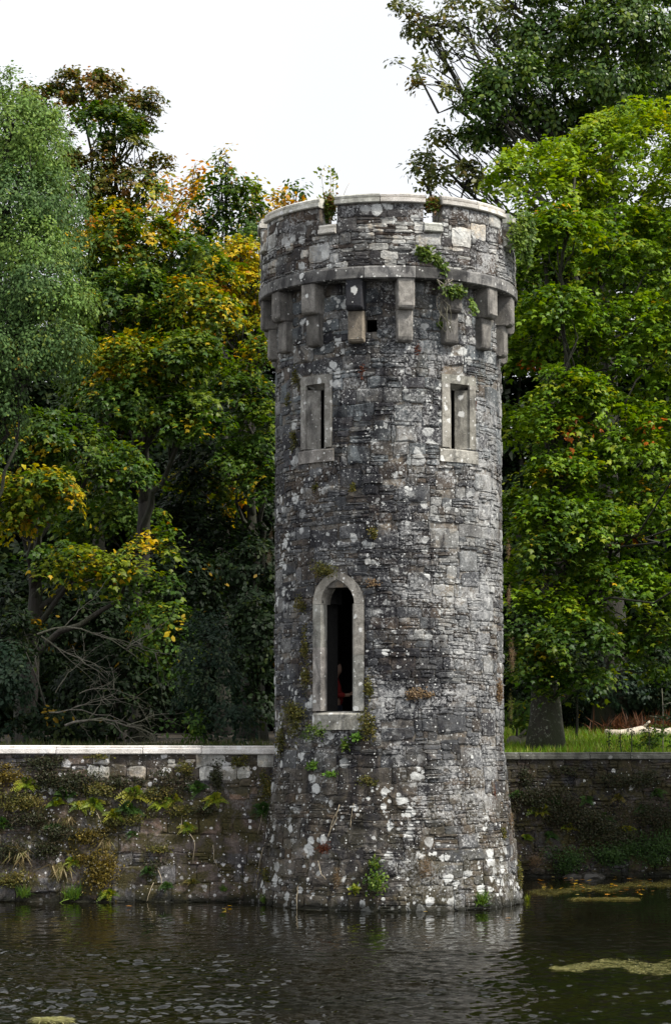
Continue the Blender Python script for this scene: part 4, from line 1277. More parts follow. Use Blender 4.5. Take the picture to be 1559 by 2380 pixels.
def log(name, label, a, b, r, Y0, Y1, mat):
    p0, p1 = at(*a, Y0), at(*b, Y1)
    for p in (p0, p1): p[2] = ground_z(p[0], p[1]) + r * .8
    rr = np.random.default_rng(int(a[0]))
    t = empty(name, tuple((p0 + p1) / 2), label, 'log')
    mb = MB()
    pts = [p0 + (p1 - p0) * k / 9 + rr.normal(scale=.03, size=3) for k in range(10)]
    tube(mb, pts, [r * rr.uniform(.85, 1.15) * (1 - .25 * k / 9) for k in range(10)], 12)
    mb.obj('log_trunk', mat, t, True, (p0 + p1) / 2)
    mb = MB()
    for k in (3, 6):
        tube(mb, [pts[k], pts[k] + np.array([.1, -.05, r * 1.2]), pts[k] + np.array([.22, -.1, r * 1.9])], [r * .35, r * .28, r * .2], 7)
    mb.obj('branch_stub', mat, t, True, (p0 + p1) / 2)
log('fallen_log', 'pale barkless log lying in the grass at right', (1412, 1703), (1640, 1694), .15, 19.0, 20.5, M_LOG)
log('fallen_log', 'grey log lying behind the maple trunk beside the tower', (1185, 1700), (1245, 1697), .17, 13.5, 14.5, M_DEADWOOD)

for k, (px, hgt, lab) in enumerate([(1417, 70, 'dark weedy stem standing at the right coping nearest the maple trunk'), (1445, 48, 'short dark leafy stem at the right coping between two taller ones'),
                                    (1466, 78, 'tall dark stem at the right coping in front of the log'), (1505, 80, 'dark stem in front of the log near the right edge')]):
    Y = 7.3
    b = gp(px, Y); hh = hgt * 48 / F
    rg = np.random.default_rng(900 + k)
    t = empty('weed_stem', tuple(b), lab, 'weed', 'weedy stems along the right coping')
    mb = MB(); mb2 = MB()
    top = b + np.array([rg.normal(scale=.06), 0, hh])
    pts = bez(b, (b + top) / 2 + rg.normal(scale=.06, size=3), top, 6)
    tube(mb, pts, list(np.linspace(.016, .006, 6)), 5)
    for _ in range(6):
        q = pts[rg.integers(2, 6)]
        tube(mb, [q, q + rg.normal(scale=.06, size=3) + np.array([0, 0, .08])], [.006, .003], 4)
    mb.obj('stem', M_BARK, t, True, b)
    m = 90
    P = np.array(pts)[rg.integers(1, 6, m)] + rg.normal(scale=.06, size=(m, 3))
    leaf_obj('foliage', T_DIA, P, rg.normal(size=(m, 3)), rg.normal(size=(m, 3)), rg.uniform(.03, .07, m), pick(rg, 'dark', m), M_LEAF_DULL, t, b)
# sapling at the right edge, with its pale stem
b = gp(1537, 9)
t = empty('sapling', tuple(b), 'thin pale stemmed sapling with flat leafy tiers at the right edge', 'sapling')
mb = MB(); tp = at(1537, 1600, 9)
tube(mb, bez(b, (b + tp) / 2 + np.array([.05, 0, 0]), tp, 8), list(np.linspace(.018, .008, 8)), 6)
for a_, b_ in (((1537, 1640), (1560, 1632)), ((1537, 1690), (1520, 1680)), ((1537, 1668), (1508, 1664))):
    tube(mb, [at(*a_, 9), at(*b_, 8.9)], [.012, .006], 5)
mb.obj('stem', M_DEADWOOD, t, True, b)
rg = np.random.default_rng(61)
lb = [ell(1535, 1668, 9, 26, 8, 'dark', 1), ell(1530, 1700, 8.8, 38, 18, 'green', 1), ell(1525, 1725, 8.6, 45, 15, 'green', 1)]
CS, P, N, D, S, Cc = crown(rg, lb, 22, 22, .14, .08)
leaf_obj('foliage', T_DIA, P, N, D, S, Cc, M_LEAF, t, b)
# reddish dead bracken
rg = np.random.default_rng(62)
b = gp(1490, 21)
n = 600
P = b + rg.normal(size=(n, 3)) * np.array([.55, .3, .05])
D = rg.normal(scale=.4, size=(n, 3)) + np.array([0.1, 0, 1])
o = leaf_obj('dead_bracken', T_BLADE, P, rg.normal(size=(n, 3)), D, rg.uniform(.3, .85, n), np.array([.10, .045, .022]) * rg.uniform(.6, 1.5, (n, 1)), M_LEAF_DULL, None, b)
tag(o, 'stand of reddish dead bracken behind the pale log', 'bracken')

# ------------------------------------------------------------------ plants rooted in the masonry
def on_tower(px, py, par=False):
    Y = -2.3
    for _ in range(25):
        p = at(px, py, Y)
        r = RP if par else r_shaft(p[2])
        Y = .5 * Y + .5 * (-math.sqrt(max(r * r - p[0] ** 2, 0.0)))
    p = at(px, py, Y)
    n = np.array([p[0], p[1], 0]); n /= np.linalg.norm(n)
    return p, n
def on_lw(px, py):
    Y = YW
    for _ in range(12):
        p = at(px, py, Y); Y = LMAP(p[0], p[2], 0)[1]
    return at(px, py, Y), np.array([0, -1.0, 0.08])
def on_rw(px, py):
    Y = YRW
    for _ in range(20):
        p = at(px, py, Y); Y = RMAP((p[0] - 1.5) / math.cos(.1), p[2], 0)[1]
    return at(px, py, Y), np.array([.1, -1.0, 0.08])

PC = {'fern': [(.19, .24, .02), (.25, .25, .025), (.10, .16, .02)], 'dkfern': [(.035, .08, .018), (.05, .10, .02), (.03, .06, .015)],
      'moss': [(.055, .055, .014), (.085, .075, .02), (.035, .042, .012)], 'olive': [(.10, .10, .02), (.065, .07, .016), (.15, .125, .03)],
      'goldmoss': [(.12, .085, .012), (.06, .05, .01), (.17, .13, .02)], 'dry': [(.17, .11, .06), (.12, .08, .045), (.24, .17, .09)],
      'rust': [(.13, .040, .018), (.09, .028, .014), (.17, .06, .03)], 'grass': [(.09, .17, .02), (.13, .20, .03), (.06, .12, .02)],
      'straw': [(.30, .24, .12), (.22, .17, .08), (.14, .13, .04)], 'ivy': [(.08, .14, .02), (.13, .18, .03), (.045, .08, .016)],
      'ivylit': [(.13, .21, .035), (.19, .26, .05), (.07, .13, .025)], 'bright': [(.10, .21, .03), (.14, .25, .04), (.07, .14, .025)], 'heath': [(.028, .035, .014), (.04, .045, .018), (.05, .04, .02)],  # ivylit is the ivy with sunlight painted into its greens
      'redgreen': [(.15, .15, .04), (.20, .11, .04), (.09, .15, .03), (.12, .19, .04)]}

def plant(name, label, cat, hit, kind, size, pal, n=None, group=None, squash=(1, 1), seed=None, kind_tag=None):
    p, nr = hit
    p = p + nr * .005
    if kind in ('cushion', 'bush', 'dry'): size *= 1.2
    rg = np.random.default_rng(seed if seed is not None else int(abs(p[0] * 991 + p[2] * 7717)) % 100000)
    up = np.array([0, 0, 1.0])
    tg = np.cross(up, nr); tg /= np.linalg.norm(tg)
    cl = np.array(PC[pal])
    if kind == 'fern':
        P, N, D, S, Cc = [], [], [], [], []
        for f in range(n or 12):
            d = tg * rg.normal(scale=.75) + nr * rg.uniform(.3, .9) + up * rg.uniform(-.35, .9)
            d /= np.linalg.norm(d)
            L = size * rg.uniform(.6, 1.15)
            c = cl[rg.integers(len(cl))] * rg.uniform(.75, 1.25)
            side = np.cross(d, nr + up * .5); side /= np.linalg.norm(side) + 1e-6
            fn = np.cross(side, d)
            for t in np.linspace(0, 1, 10):
                q = p + d * L * t - up * L * .38 * t * t
                for sg in (-1, 1):
                    P.append(q); N.append(fn + rg.normal(scale=.15, size=3)); D.append(side * sg + d * .55)
                    S.append(L * .36 * (1.05 - .75 * t)); Cc.append(c)
        P, N, D, S, Cc = map(np.array, (P, N, D, S, Cc)); tm = T_DIA
    elif kind in ('tuft', 'hang'):
        m = n or 70
        P = p + tg * rg.normal(scale=size * .25, size=(m, 1)) + nr * rg.uniform(0, .05, (m, 1)) + up * rg.normal(scale=size * .08, size=(m, 1))
        dz = 1.0 if kind == 'tuft' else -.9
        D = tg * rg.normal(scale=.45, size=(m, 1)) + nr * rg.uniform(.1, .7, (m, 1)) + up * (dz + rg.normal(scale=.2, size=(m, 1)))
        N = rg.normal(scale=.5, size=(m, 3)) + nr
        S = size * rg.uniform(.5, 1.2, m); tm = T_BLADE
        Cc = cl[rg.integers(len(cl), size=m)] * rg.uniform(.7, 1.3, (m, 1))
    else:
        lf = {'moss': .028, 'cushion': .045, 'ivy': .075, 'bush': .07, 'dry': .03}[kind]
        dens = {'moss': 900, 'cushion': 520, 'ivy': 330, 'bush': 260, 'dry': 420}[kind]
        m = n or int(max(90, dens * (size * squash[0]) * (size * squash[1]) * 14))
        # a few overlapping lumps, not one ball
        k = max(3, int(6 * max(squash)))
        lump = rg.normal(scale={'bush': .12, 'dry': .13}.get(kind, .36), size=(k, 2)); ls = rg.uniform(.25, .6, k)
        ii = rg.integers(k, size=m)
        uv = lump[ii] + rg.normal(size=(m, 2)) * ls[ii][:, None] * .6
        depth = np.clip(1 - (uv ** 2).sum(1) * .35, .1, 1) * rg.random(m) ** .6
        th = {'moss': .16, 'cushion': .40, 'ivy': .42, 'bush': .8, 'dry': .5}[kind]
        P = p + tg * (uv[:, :1] * size * squash[0]) + up * (uv[:, 1:] * size * squash[1]) + nr * (depth * size * th * min(squash[0], 1.2))[:, None]
        if kind == 'bush': P = P + up * size * .5
        N = nr * (.8 if kind != 'bush' else .3) + up * .45 + rg.normal(scale=.5, size=(m, 3))
        D = -up * (.6 if kind == 'ivy' else -.35) + rg.normal(scale=.7, size=(m, 3)) + nr * .2
        S = lf * rg.uniform(.6, 1.4, m); tm = T_OVAL if kind in ('ivy',) else T_DIA
        lc = cl[rg.integers(len(cl), size=k)]
        Cc = np.where(rg.random((m, 1)) < .5, lc[ii], cl[rg.integers(len(cl), size=m)]) * rg.uniform(.65, 1.35, (m, 1))
        if kind == 'dry':
            D = up * .8 + nr * .5 + rg.normal(scale=.5, size=(m, 3)); S = S * 1.8; tm = T_BLADE
    o = leaf_obj(name, tm, P, N, D, S, Cc, M_LEAF if kind != 'moss' else M_LEAF_DULL, None, p)
    if kind in ('moss', 'cushion'): kind_tag = 'stuff'
    return tag(o, label, cat, group, kind_tag)

L_ = lambda x, y: on_lw(x * .4166, 1689 + y * .4166)              # crop of the left wall
A_ = lambda x, y, par=True: on_tower(568.4 + x * .4375, 406 + y * .4375, par)
B_ = lambda x, y: on_tower(568.4 + x * .4375, 1055.6 + y * .4375)
D_ = lambda x, y: on_tower(568.4 + x * .4375, 1624 + y * .4375)
G_ = lambda x, y: on_rw(1136.8 + x * .3518, 1542.8 + y * .3518)

# ivy and growth on the tower
plant('ivy', 'leafy ivy spilling down the parapet above the string course', 'ivy', A_(985, 425), 'ivy', .24, 'ivy', 420, squash=(.75, .8))
plant('ivy', 'narrow strand of ivy crossing the dark string course', 'ivy', A_(1050, 490), 'ivy', .17, 'ivy', 170, squash=(.6, 1.2))
plant('ivy', 'rounded ivy clump hanging over a corbel', 'ivy', A_(1105, 625), 'ivy', .25, 'ivy', 520, squash=(1.1, .7))
plant('ivy', 'small ivy sprig below the corbel clump', 'ivy', A_(1045, 795, False), 'ivy', .16, 'ivylit', 130, squash=(.8, .7))
plant('ivy', 'thin ivy trail right of the overgrown corbel', 'ivy', A_(1205, 720), 'ivy', .15, 'ivylit', 120, squash=(.6, 1.3))
plant('ivy', 'pale green ivy mass bulging from the right side of the parapet', 'ivy', (at(1214, 545, -.9), np.array([.75, -.65, 0])), 'ivy', .46, 'ivylit', 2300, squash=(.7, 1.0), seed=8)
plant('ivy', 'ivy tail hanging under the bulging mass at the right of the parapet', 'ivy', (at(1220, 590, -.7), np.array([.75, -.65, 0])), 'ivy', .28, 'ivylit', 600, squash=(.5, 1.0), seed=9)
mb = MB()
rg = np.random.default_rng(3)
for k in range(7):
    pts = [np.array(A_(1040 + rg.uniform(-30, 60), y)[0]) + np.array(A_(1040, y)[1]) * rg.uniform(.01, .10) for y in np.linspace(560, 840, 7)]
    tube(mb, pts, list(np.linspace(.013, .006, 7)), 5)
tag(mb.obj('bare_ivy', M_DEADWOOD, None, True, pts[0]), 'pale bare ivy stems creeping beside the overgrown corbel', 'ivy')
bud = plant('wild_plant', 'upright reddish green plant growing in the left battlement gap', 'plant', (at(768, 500, -1.9), np.array([0, -1.0, .2])), 'bush', .22, 'redgreen', 760, squash=(.75, 1.3), seed=4)
plant('plant', 'green leafy base of growth beside the left merlon end', 'plant', (at(757, 495, -1.9), np.array([.2, -1.0, .2])), 'ivy', .17, 'ivy', 240, squash=(.6, 1.2), seed=5)
plant('plant', 'reddish bushy plant filling the right battlement gap', 'plant', (at(1003, 502, -2.1), np.array([0, -1.0, .2])), 'bush', .20, 'redgreen', 900, squash=(1.25, 1.15), seed=6)
mb = MB()
for a_, b_, c_ in (((755, 500), (752, 440), (745, 392)), ((770, 500), (778, 440), (772, 400)), ((785, 500), (800, 440), (812, 425)), ((765, 490), (770, 430), (768, 388))):
    tube(mb, bez(at(*a_, -1.7), at(*b_, -1.7), at(*c_, -1.7), 6), list(np.linspace(.010, .004, 6)), 4)
o = mb.obj('stem', M_STEM, None, True, at(768, 500, -1.7)); o.parent = bud; o.location = o.location - bud.location
n = 60; rg = np.random.default_rng(15)
P = np.array([at(750, 398, -1.7)] * 20 + [at(768, 405, -1.7)] * 20 + [at(775, 425, -1.7)] * 20) + rg.normal(scale=.07, size=(60, 3))
leaf_obj('shoot_leaves', T_DIA, P, rg.normal(size=(60, 3)), rg.normal(size=(60, 3)) + np.array([0, 0, .6]), rg.uniform(.05, .11, 60), pick(rg, 'autumn', 60), M_LEAF, bud, P[0])

# moss, heath and small plants on the shaft
for args in [
    ('olive moss tuft sitting on top of the pointed arch', B_(440, 600), 'cushion', .20, 'olive', (1.3, .7)),
    ('small dry olive tuft up and right of the pointed arch', B_(685, 425), 'cushion', .11, 'olive', (1.1, .8)),
    ('small brown tuft right of the arch shoulder', B_(680, 682), 'cushion', .11, 'dry', (1.2, .6)),
    ('tiny green tuft high on the shaft left of the centre', B_(375, 170), 'cushion', .08, 'olive', (.7, 1.0)),
    ('tiny moss tuft high on the shaft near the centre', B_(570, 180), 'cushion', .08, 'olive', (1.1, .7)),
    ('brown moss strip beside the left jamb of the pointed window, upper part', B_(300, 800), 'cushion', .16, 'olive', (.8, 1.1)),
    ('brown moss strip beside the left jamb of the pointed window, middle part', B_(325, 1010), 'cushion', .17, 'olive', (.6, 1.6)),
    ('brown moss strip beside the left jamb of the pointed window, lower part', B_(325, 1210), 'cushion', .17, 'olive', (.7, 1.3)),
    ('large heathy clump left below the pointed window sill', B_(290, 1400), 'cushion', .34, 'olive', (1.1, .9)),
    ('green fringe of the heathy clump under the window sill', B_(375, 1490), 'cushion', .22, 'ivy', (1.0, .6)),
    ('heathy clump low on the left of the shaft at coping height', D_(205, 240), 'cushion', .22, 'olive', (.9, 1.1)),
    ('moss strip right of the pointed window sill', B_(655, 1440), 'cushion', .20, 'olive', (.7, 1.5)),
    ('moss strip beside the right jamb of the pointed window', B_(655, 1240), 'cushion', .15, 'olive', (.6, 1.5)),
    ('dried brown tuft in the middle of the shaft at sill height', B_(900, 1270), 'cushion', .17, 'dry', (1.4, .7)),
    ('brown heath near the right edge of the shaft at sill height', B_(1340, 1270), 'cushion', .20, 'dry', (.8, 1.3)),
    ('moss streak left of the left slit window, top', A_(275, 1090, False), 'cushion', .15, 'olive', (.8, 1.2)),
    ('moss patch left of the left slit window, middle', A_(230, 1200, False), 'cushion', .11, 'olive', (.8, .9)),
    ('moss streak left of the left slit window, bottom', A_(265, 1420, False), 'cushion', .15, 'olive', (.7, 1.4)),
    ('dry tuft sprouting from the left edge of the shaft', (at(632, 1300, -.3), np.array([-.9, -.4, .1])), 'dry', .17, 'dry', (.8, 1.2)),
    ('smaller dry tuft above it on the left edge of the shaft', (at(634, 1245, -.3), np.array([-.9, -.4, .1])), 'dry', .11, 'dry', (.7, 1.2)),
    ('brown heath on the right edge of the shaft level with the arch', (at(1176, 1280, -.3), np.array([.9, -.4, .1])), 'dry', .17, 'dry', (.6, 1.5)),
    ('brown heath on the right edge of the shaft below the arch level', (at(1178, 1390, -.3), np.array([.9, -.4, .1])), 'dry', .18, 'dry', (.5, 1.7)),
    ('long brown heath on the right edge of the shaft at window height', (at(1183, 1530, -.3), np.array([.9, -.4, .1])), 'dry', .26, 'dry', (.6, 1.7)),
    ('low brown heath on the right edge of the shaft above the wall', (at(1182, 1650, -.3), np.array([.9, -.4, .1])), 'dry', .20, 'olive', (.5, 1.8)),
    ('green sprig growing from the batter left of centre', D_(370, 370), 'bush', .10, 'bright', (1.0, .8)),
    ('bright green plant on the shaft below the window sill', D_(540, 270), 'bush', .13, 'ivy', (1.0, .9)),
    ('leafy sprig to the upper right of the plant below the sill', D_(600, 222), 'bush', .09, 'bright', (1.2, .8)),
    ('flat green plant on the batter left of centre', D_(470, 425), 'bush', .13, 'bright', (1.4, .5)),
    ('yellow green tuft in the middle of the batter', D_(645, 435), 'cushion', .12, 'olive', (1.3, .8)),
    ('leafy bush at the foot of the tower near the water', D_(695, 1010), 'bush', .24, 'ivylit', (1.0, 1.0)),
    ('yellow green seedling left of the bush at the foot of the tower', D_(590, 1030), 'bush', .10, 'fern', (.9, .9)),
    ('thin green twigs above the bush at the foot of the tower', D_(690, 905), 'bush', .14, 'ivy', (1.0, 1.0)),
    ('dead brown weed standing at the foot of the tower', D_(495, 950), 'dry', .20, 'dry', (.5, 1.5)),
    ('dead brown weed right of the bush at the tower foot', D_(955, 900), 'dry', .20, 'dry', (.9, 1.4)),
    ('green moss low on the left of the batter', D_(130, 940), 'cushion', .15, 'olive', (1.2, .7)),
    ('light green moss on the right edge of the batter', D_(1370, 720), 'cushion', .14, 'olive', (.8, .9)),
    ('olive growth low on the right edge of the batter', D_(1450, 950), 'cushion', .20, 'olive', (.7, 1.4)),
    ('brown strands on the right edge of the batter', D_(1400, 640), 'dry', .2, 'dry', (.6, 1.4)),
    ('rusty red stain of dead moss hanging above the shaft centre', A_(625, 1060, False), 'moss', .13, 'rust', (.5, 1.4)),
    ('rusty red patch of dead moss under the pale corbel', A_(915, 935, False), 'moss', .10, 'rust', (.5, 1.3)),
    ('rusty streak beside the right slit window', A_(1222, 1220, False), 'moss', .10, 'rust', (.25, 2.0)),
    ('rusty streak below the left slit window', B_(248, 60), 'moss', .09, 'rust', (.35, 1.8)),
    ('rusty streak at the right edge of the batter', D_(1325, 510), 'moss', .12, 'rust', (.5, 1.5)),
    ('brown dead moss low in the middle of the batter', D_(420, 800), 'moss', .17, 'rust', (1.1, .7)),
]:
    lab, hit, kind, size, pal, sq = args
    nm = {'cushion': 'moss_clump', 'dry': 'dry_weed', 'bush': 'small_plant', 'moss': 'dead_moss'}[kind]
    plant(nm, lab, {'moss_clump': 'moss', 'dry_weed': 'weed', 'small_plant': 'plant', 'dead_moss': 'moss'}[nm], hit, kind, size, pal, squash=sq)
plant('grass_tuft', 'bright grass tuft at the waterline right of the tower centre', 'grass tuft', D_(1250, 1085), 'tuft', .26, 'grass', 110)
plant('grass_tuft', 'small green tuft at the left foot of the tower', 'grass tuft', D_(110, 1080), 'tuft', .16, 'grass', 50)
plant('grass_tuft', 'grassy tuft at the right corner of the tower foot', 'grass tuft', D_(1490, 1080), 'tuft', .17, 'fern', 70)

# ferns and weeds on the left wall
fl = [(750, 372, .27, 'fern', 'yellow green fern near the middle of the left wall under the white stones'), (530, 428, .25, 'fern', 'spreading yellow fern left of the middle of the left wall'),
      (455, 440, .20, 'fern', 'small yellow fern with low fronds left of the spreading one'), (900, 432, .20, 'fern', 'yellow fern right of the wall middle'),
      (635, 490, .20, 'fern', 'pale green fern below the row of yellow ferns'), (965, 402, .20, 'fern', 'thin green fern above the dry stems'),
      (1200, 405, .21, 'fern', 'yellow green fern toward the tower end of the left wall'), (1045, 560, .17, 'fern', 'flat fern beside the pale dry stems'),
      (725, 458, .25, 'dkfern', 'dark green fern under the yellow fern in the wall middle'), (365, 378, .22, 'dkfern', 'glossy dark fern left in the upper wall'),
      (1105, 345, .22, 'dkfern', 'dark green plant under the white stones near the tower'), (320, 425, .18, 'fern', 'yellow frond tuft below the glossy dark fern'),
      (150, 315, .24, 'fern', 'yellowing fern high on the far left of the wall'), (20, 540, .22, 'dkfern', 'dark leafy weed at the left edge of the wall'),
      (615, 930, .20, 'fern', 'fern at the waterline in the middle of the left wall'), (1470, 455, .22, 'dkfern', 'dark green plant against the tower corner'),
      (410, 745, .16, 'fern', 'pale fern beside the gold moss low on the wall'), (830, 800, .16, 'dkfern', 'small dark fern low in the wall middle'),
      (300, 560, .15, 'dkfern', 'small fern left below the ferns'), (1070, 865, .14, 'olive', 'dull fern tuft low on the wall right of the middle'),
      (745, 598, .12, 'dkfern', 'tiny fern under the large grey block'), (930, 885, .14, 'dkfern', 'tiny fern just above the bottom course')]
for x, y, sz, pal, lab in fl:
    plant('fern', lab, 'fern', L_(x, y), 'fern', sz * 1.2, pal, 16, 'ferns on the left wall')
for x, y, sz, pal, sq, lab in [
    (270, 270, .22, 'heath', (1.6, .8), 'dark heath patch high on the left wall at left'), (940, 320, .22, 'heath', (1.4, .8), 'dark brown heath patch in the upper middle of the left wall'),
    (660, 300, .18, 'heath', (1.1, .7), 'dark moss among the white stones of the left wall'), (1050, 240, .14, 'olive', (1.2, .7), 'olive moss on a white stone near the tower'),
    (1230, 270, .16, 'heath', (.9, 1.2), 'dark growth on white stones near the tower'), (60, 275, .20, 'goldmoss', (1.5, .7), 'gold brown moss cushion at the far left of the wall'),
    (490, 625, .20, 'goldmoss', (1.6, .8), 'gold brown moss patch in the middle of the wall'), (545, 825, .26, 'goldmoss', (1.1, 1.3), 'large hanging gold moss patch low on the wall'),
    (455, 725, .15, 'goldmoss', (1.3, .7), 'small gold moss patch left of the hanging one'), (370, 330, .22, 'heath', (1.5, .8), 'dark moss bank around the glossy fern'),
    (120, 420, .24, 'olive', (1.6, .7), 'olive weed bank at the left of the wall'), (560, 360, .2, 'olive', (1.6, .6), 'olive moss behind the spreading fern'),
    (850, 380, .2, 'olive', (1.5, .6), 'olive moss between the yellow ferns'), (780, 310, .1, 'heath', (.8, .9), 'small dark moss knob under a white stone'),
    (230, 190, .16, 'heath', (1.8, .5), 'dark moss strip directly under the coping at left'), (560, 170, .12, 'olive', (1.6, .5), 'thin moss strip under the coping in the middle'),
    (1330, 190, .12, 'olive', (1.0, .8), 'olive moss under the coping near the tower'), (1510, 340, .16, 'olive', (.8, 1.4), 'olive growth in the corner between wall and tower'),
    (1500, 830, .16, 'olive', (1.1, .9), 'moss clump at the foot of the tower corner'), (850, 790, .12, 'heath', (1.0, 1.2), 'dark moss knot low in the wall middle'),
    (450, 300, .2, 'heath', (1.8, .7), 'dark moss sheet above the spreading fern'), (700, 530, .2, 'olive', (1.9, .5), 'olive moss ledge below the wall middle'), (1000, 470, .16, 'olive', (1.6, .6), 'olive moss around the long dry stem'),
    (1130, 460, .14, 'heath', (1.5, .7), 'dark moss under the fern nearest the tower'), (250, 690, .2, 'heath', (1.7, .7), 'dark moss between the dry hanging grasses'), (880, 690, .13, 'olive', (1.6, .5), 'thin olive moss line along a low course'), (30, 690, .2, 'heath', (1.2, .9), 'dark moss behind the dry grass at the left edge'),
    (60, 860, .2, 'olive', (1.4, .7), 'olive moss low at the far left'), (180, 520, .2, 'heath', (1.8, .7), 'dark moss band across the left part of the wall'),
    (350, 600, .2, 'heath', (1.8, .6), 'dark moss band left of the gold moss')]:
    plant('moss_clump', lab, 'moss', L_(x, y), 'cushion', sz * 1.25, pal, squash=sq)
for x, y, sz, pal, kd, lab in [
    (130, 945, .24, 'grass', 'tuft', 'green grass tuft at the waterline at far left'), (405, 955, .30, 'grass', 'tuft', 'bright green grass tuft at the waterline left of middle'),
    (580, 955, .18, 'grass', 'tuft', 'small grass tuft at the waterline beside the fern'), (1482, 975, .16, 'bright', 'tuft', 'bright green sprig at the waterline by the tower'),
    (105, 690, .34, 'straw', 'hang', 'dry straw coloured grass hanging at the far left of the wall'), (350, 770, .32, 'straw', 'hang', 'dry grass hanging above the bright waterline tuft'),
    (385, 510, .20, 'straw', 'hang', 'wisps of dry grass under the ferns'), (590, 640, .2, 'straw', 'hang', 'dry wisp beside the gold moss patch'), (1250, 915, .12, 'grass', 'tuft', 'tiny grass tuft above the bottom course near the tower')]:
    plant('grass_tuft', lab, 'grass tuft', L_(x, y), kd, sz, pal, 80)

def stem(label, hits, r=.008):
    mb = MB()
    pts = [h[0] + h[1] * .05 for h in hits]
    pts[0] = hits[0][0]
    rg = np.random.default_rng(len(label))
    full = []
    for a_, b_ in zip(pts[:-1], pts[1:]):
        for t in np.linspace(0, 1, 5)[:-1]: full.append(a_ + (b_ - a_) * t + rg.normal(scale=.006, size=3))
    full.append(pts[-1])
    tube(mb, full, list(np.linspace(r, r * .45, len(full))), 5)
    tag(mb.obj('dry_stalk', M_STEM, None, True, full[0]), label, 'vine', 'dry vines hanging on the masonry')  # loose dry stems and roots, attached to no plant
for pts, lab in [([(535, 465), (570, 540), (598, 585)], 'pale dry stem below the spreading yellow fern'), ([(1035, 415), (1018, 500), (1012, 560), (985, 620)], 'pale dry stem hanging past the flat fern'),
                 ([(1055, 588), (1088, 640), (1080, 760)], 'kinked pale stem in the right half of the wall'), ([(1190, 648), (1196, 740), (1212, 770)], 'short pale stem right of the kinked one'),
                 ([(1482, 620), (1450, 760), (1430, 900)], 'long pale stem along the tower corner, lower'), ([(1482, 380), (1462, 500), (1440, 600)], 'long pale stem along the tower corner, upper'),
                 ([(870, 770), (905, 850), (890, 930)], 'forked pale stem low in the middle of the wall'), ([(175, 425), (100, 500), (65, 560)], 'pale slanting stem at the far left of the wall'),
                 ([(858, 870), (830, 940), (822, 975)], 'thin pale stem reaching the water'), ([(865, 295), (860, 345), (858, 385)], 'short pale stem among the ferns'), ([(40, 400), (45, 480), (35, 560)], 'upright pale stem at the left edge')]:
    stem(lab, [L_(*p) for p in pts])
for pts, lab in [([(510, 545), (490, 640), (440, 750)], 'pale root trailing down the batter left of centre'), ([(580, 540), (572, 620), (565, 690)], 'thin pale root right of the trailing one'),
                 ([(505, 560), (470, 660), (452, 735)], 'second root strand beside the trailing one'), ([(285, 990), (287, 1060), (288, 1120)], 'thin stem reaching the water at the left of the tower foot'),
                 ([(390, 865), (415, 930), (440, 960)], 'short brown root low on the batter'), ([(110, 740), (80, 880), (65, 1000)], 'pale stem down the left edge of the batter')]:
    stem(lab, [D_(*p) for p in pts], .007)

# growth on the shaded right wall
for k, (x, y, sz, pal, lab) in enumerate([(200, 870, .28, 'dkfern', 'dim dark fern high on the right wall beside the tower'), (330, 970, .30, 'fern', 'wide yellow green fern in the left part of the shaded right wall'),
        (420, 900, .2, 'dkfern', 'small dark fern up and right of the wide yellow green one'), (520, 1080, .22, 'fern', 'yellow green fern in the middle of the shaded right wall'),
        (640, 900, .22, 'dkfern', 'dark fern under the coping in the middle of the right wall'), (240, 1150, .2, 'fern', 'lowest yellow green fern beside the tower batter'),
        (400, 1130, .2, 'dkfern', 'small dark fern between the two yellow green ones'), (760, 1010, .24, 'dkfern', 'dark fern right of the middle of the shaded right wall'),
        (900, 1100, .24, 'fern', 'yellow green fern toward the right end of the shaded wall'), (1010, 960, .24, 'dkfern', 'dark fern near the right end of the shaded wall'),
        (1100, 850, .24, 'dkfern', 'highest dark fern at the right edge of the shaded wall'), (850, 880, .2, 'olive', 'dull olive fern on the shaded wall below the pale log')]):
    plant('fern', lab, 'fern', G_(x, y), 'fern', sz, pal, 13, 'ferns on the shaded right wall', seed=1200 + k)
for x, y, sz, pal, sq, lab in [
    (480, 1280, .34, 'dkfern', (1.3, .8), 'green leafy weeds at the waterline of the right wall, near the tower'), (800, 1250, .36, 'dkfern', (1.8, .7), 'green leafy weeds at the waterline in the middle of the right wall'),
    (1080, 1230, .42, 'dkfern', (1.6, .9), 'thick green weeds at the waterline at the right edge'), (300, 1300, .28, 'dry', (1.0, .9), 'brown dead weeds at the waterline next to the tower'),
    (300, 900, .34, 'heath', (1.8, .9), 'dark moss on the right wall next to the tower'), (700, 1050, .4, 'heath', (2.0, .8), 'dark moss in the middle of the right wall'),
    (1050, 1000, .4, 'heath', (1.6, 1.0), 'dark moss at the right end of the right wall'), (230, 760, .2, 'heath', (.8, 1.2), 'black moss streak high on the right wall beside the tower'),
    (900, 760, .3, 'heath', (2.2, .7), 'dark moss sheet under the coping at the right end'), (480, 1000, .32, 'heath', (1.6, 1.0), 'dark moss on the right wall left of its middle'), (850, 1150, .34, 'heath', (1.8, .8), 'dark moss just above the waterline weeds'),
    (520, 720, .2, 'heath', (1.6, .6), 'dark moss strip under the grey coping')]:
    plant('moss_clump' if pal == 'heath' else 'weeds', lab, 'moss' if pal == 'heath' else 'weeds', G_(x, y), 'cushion' if pal != 'dry' else 'dry', sz, pal, squash=sq)
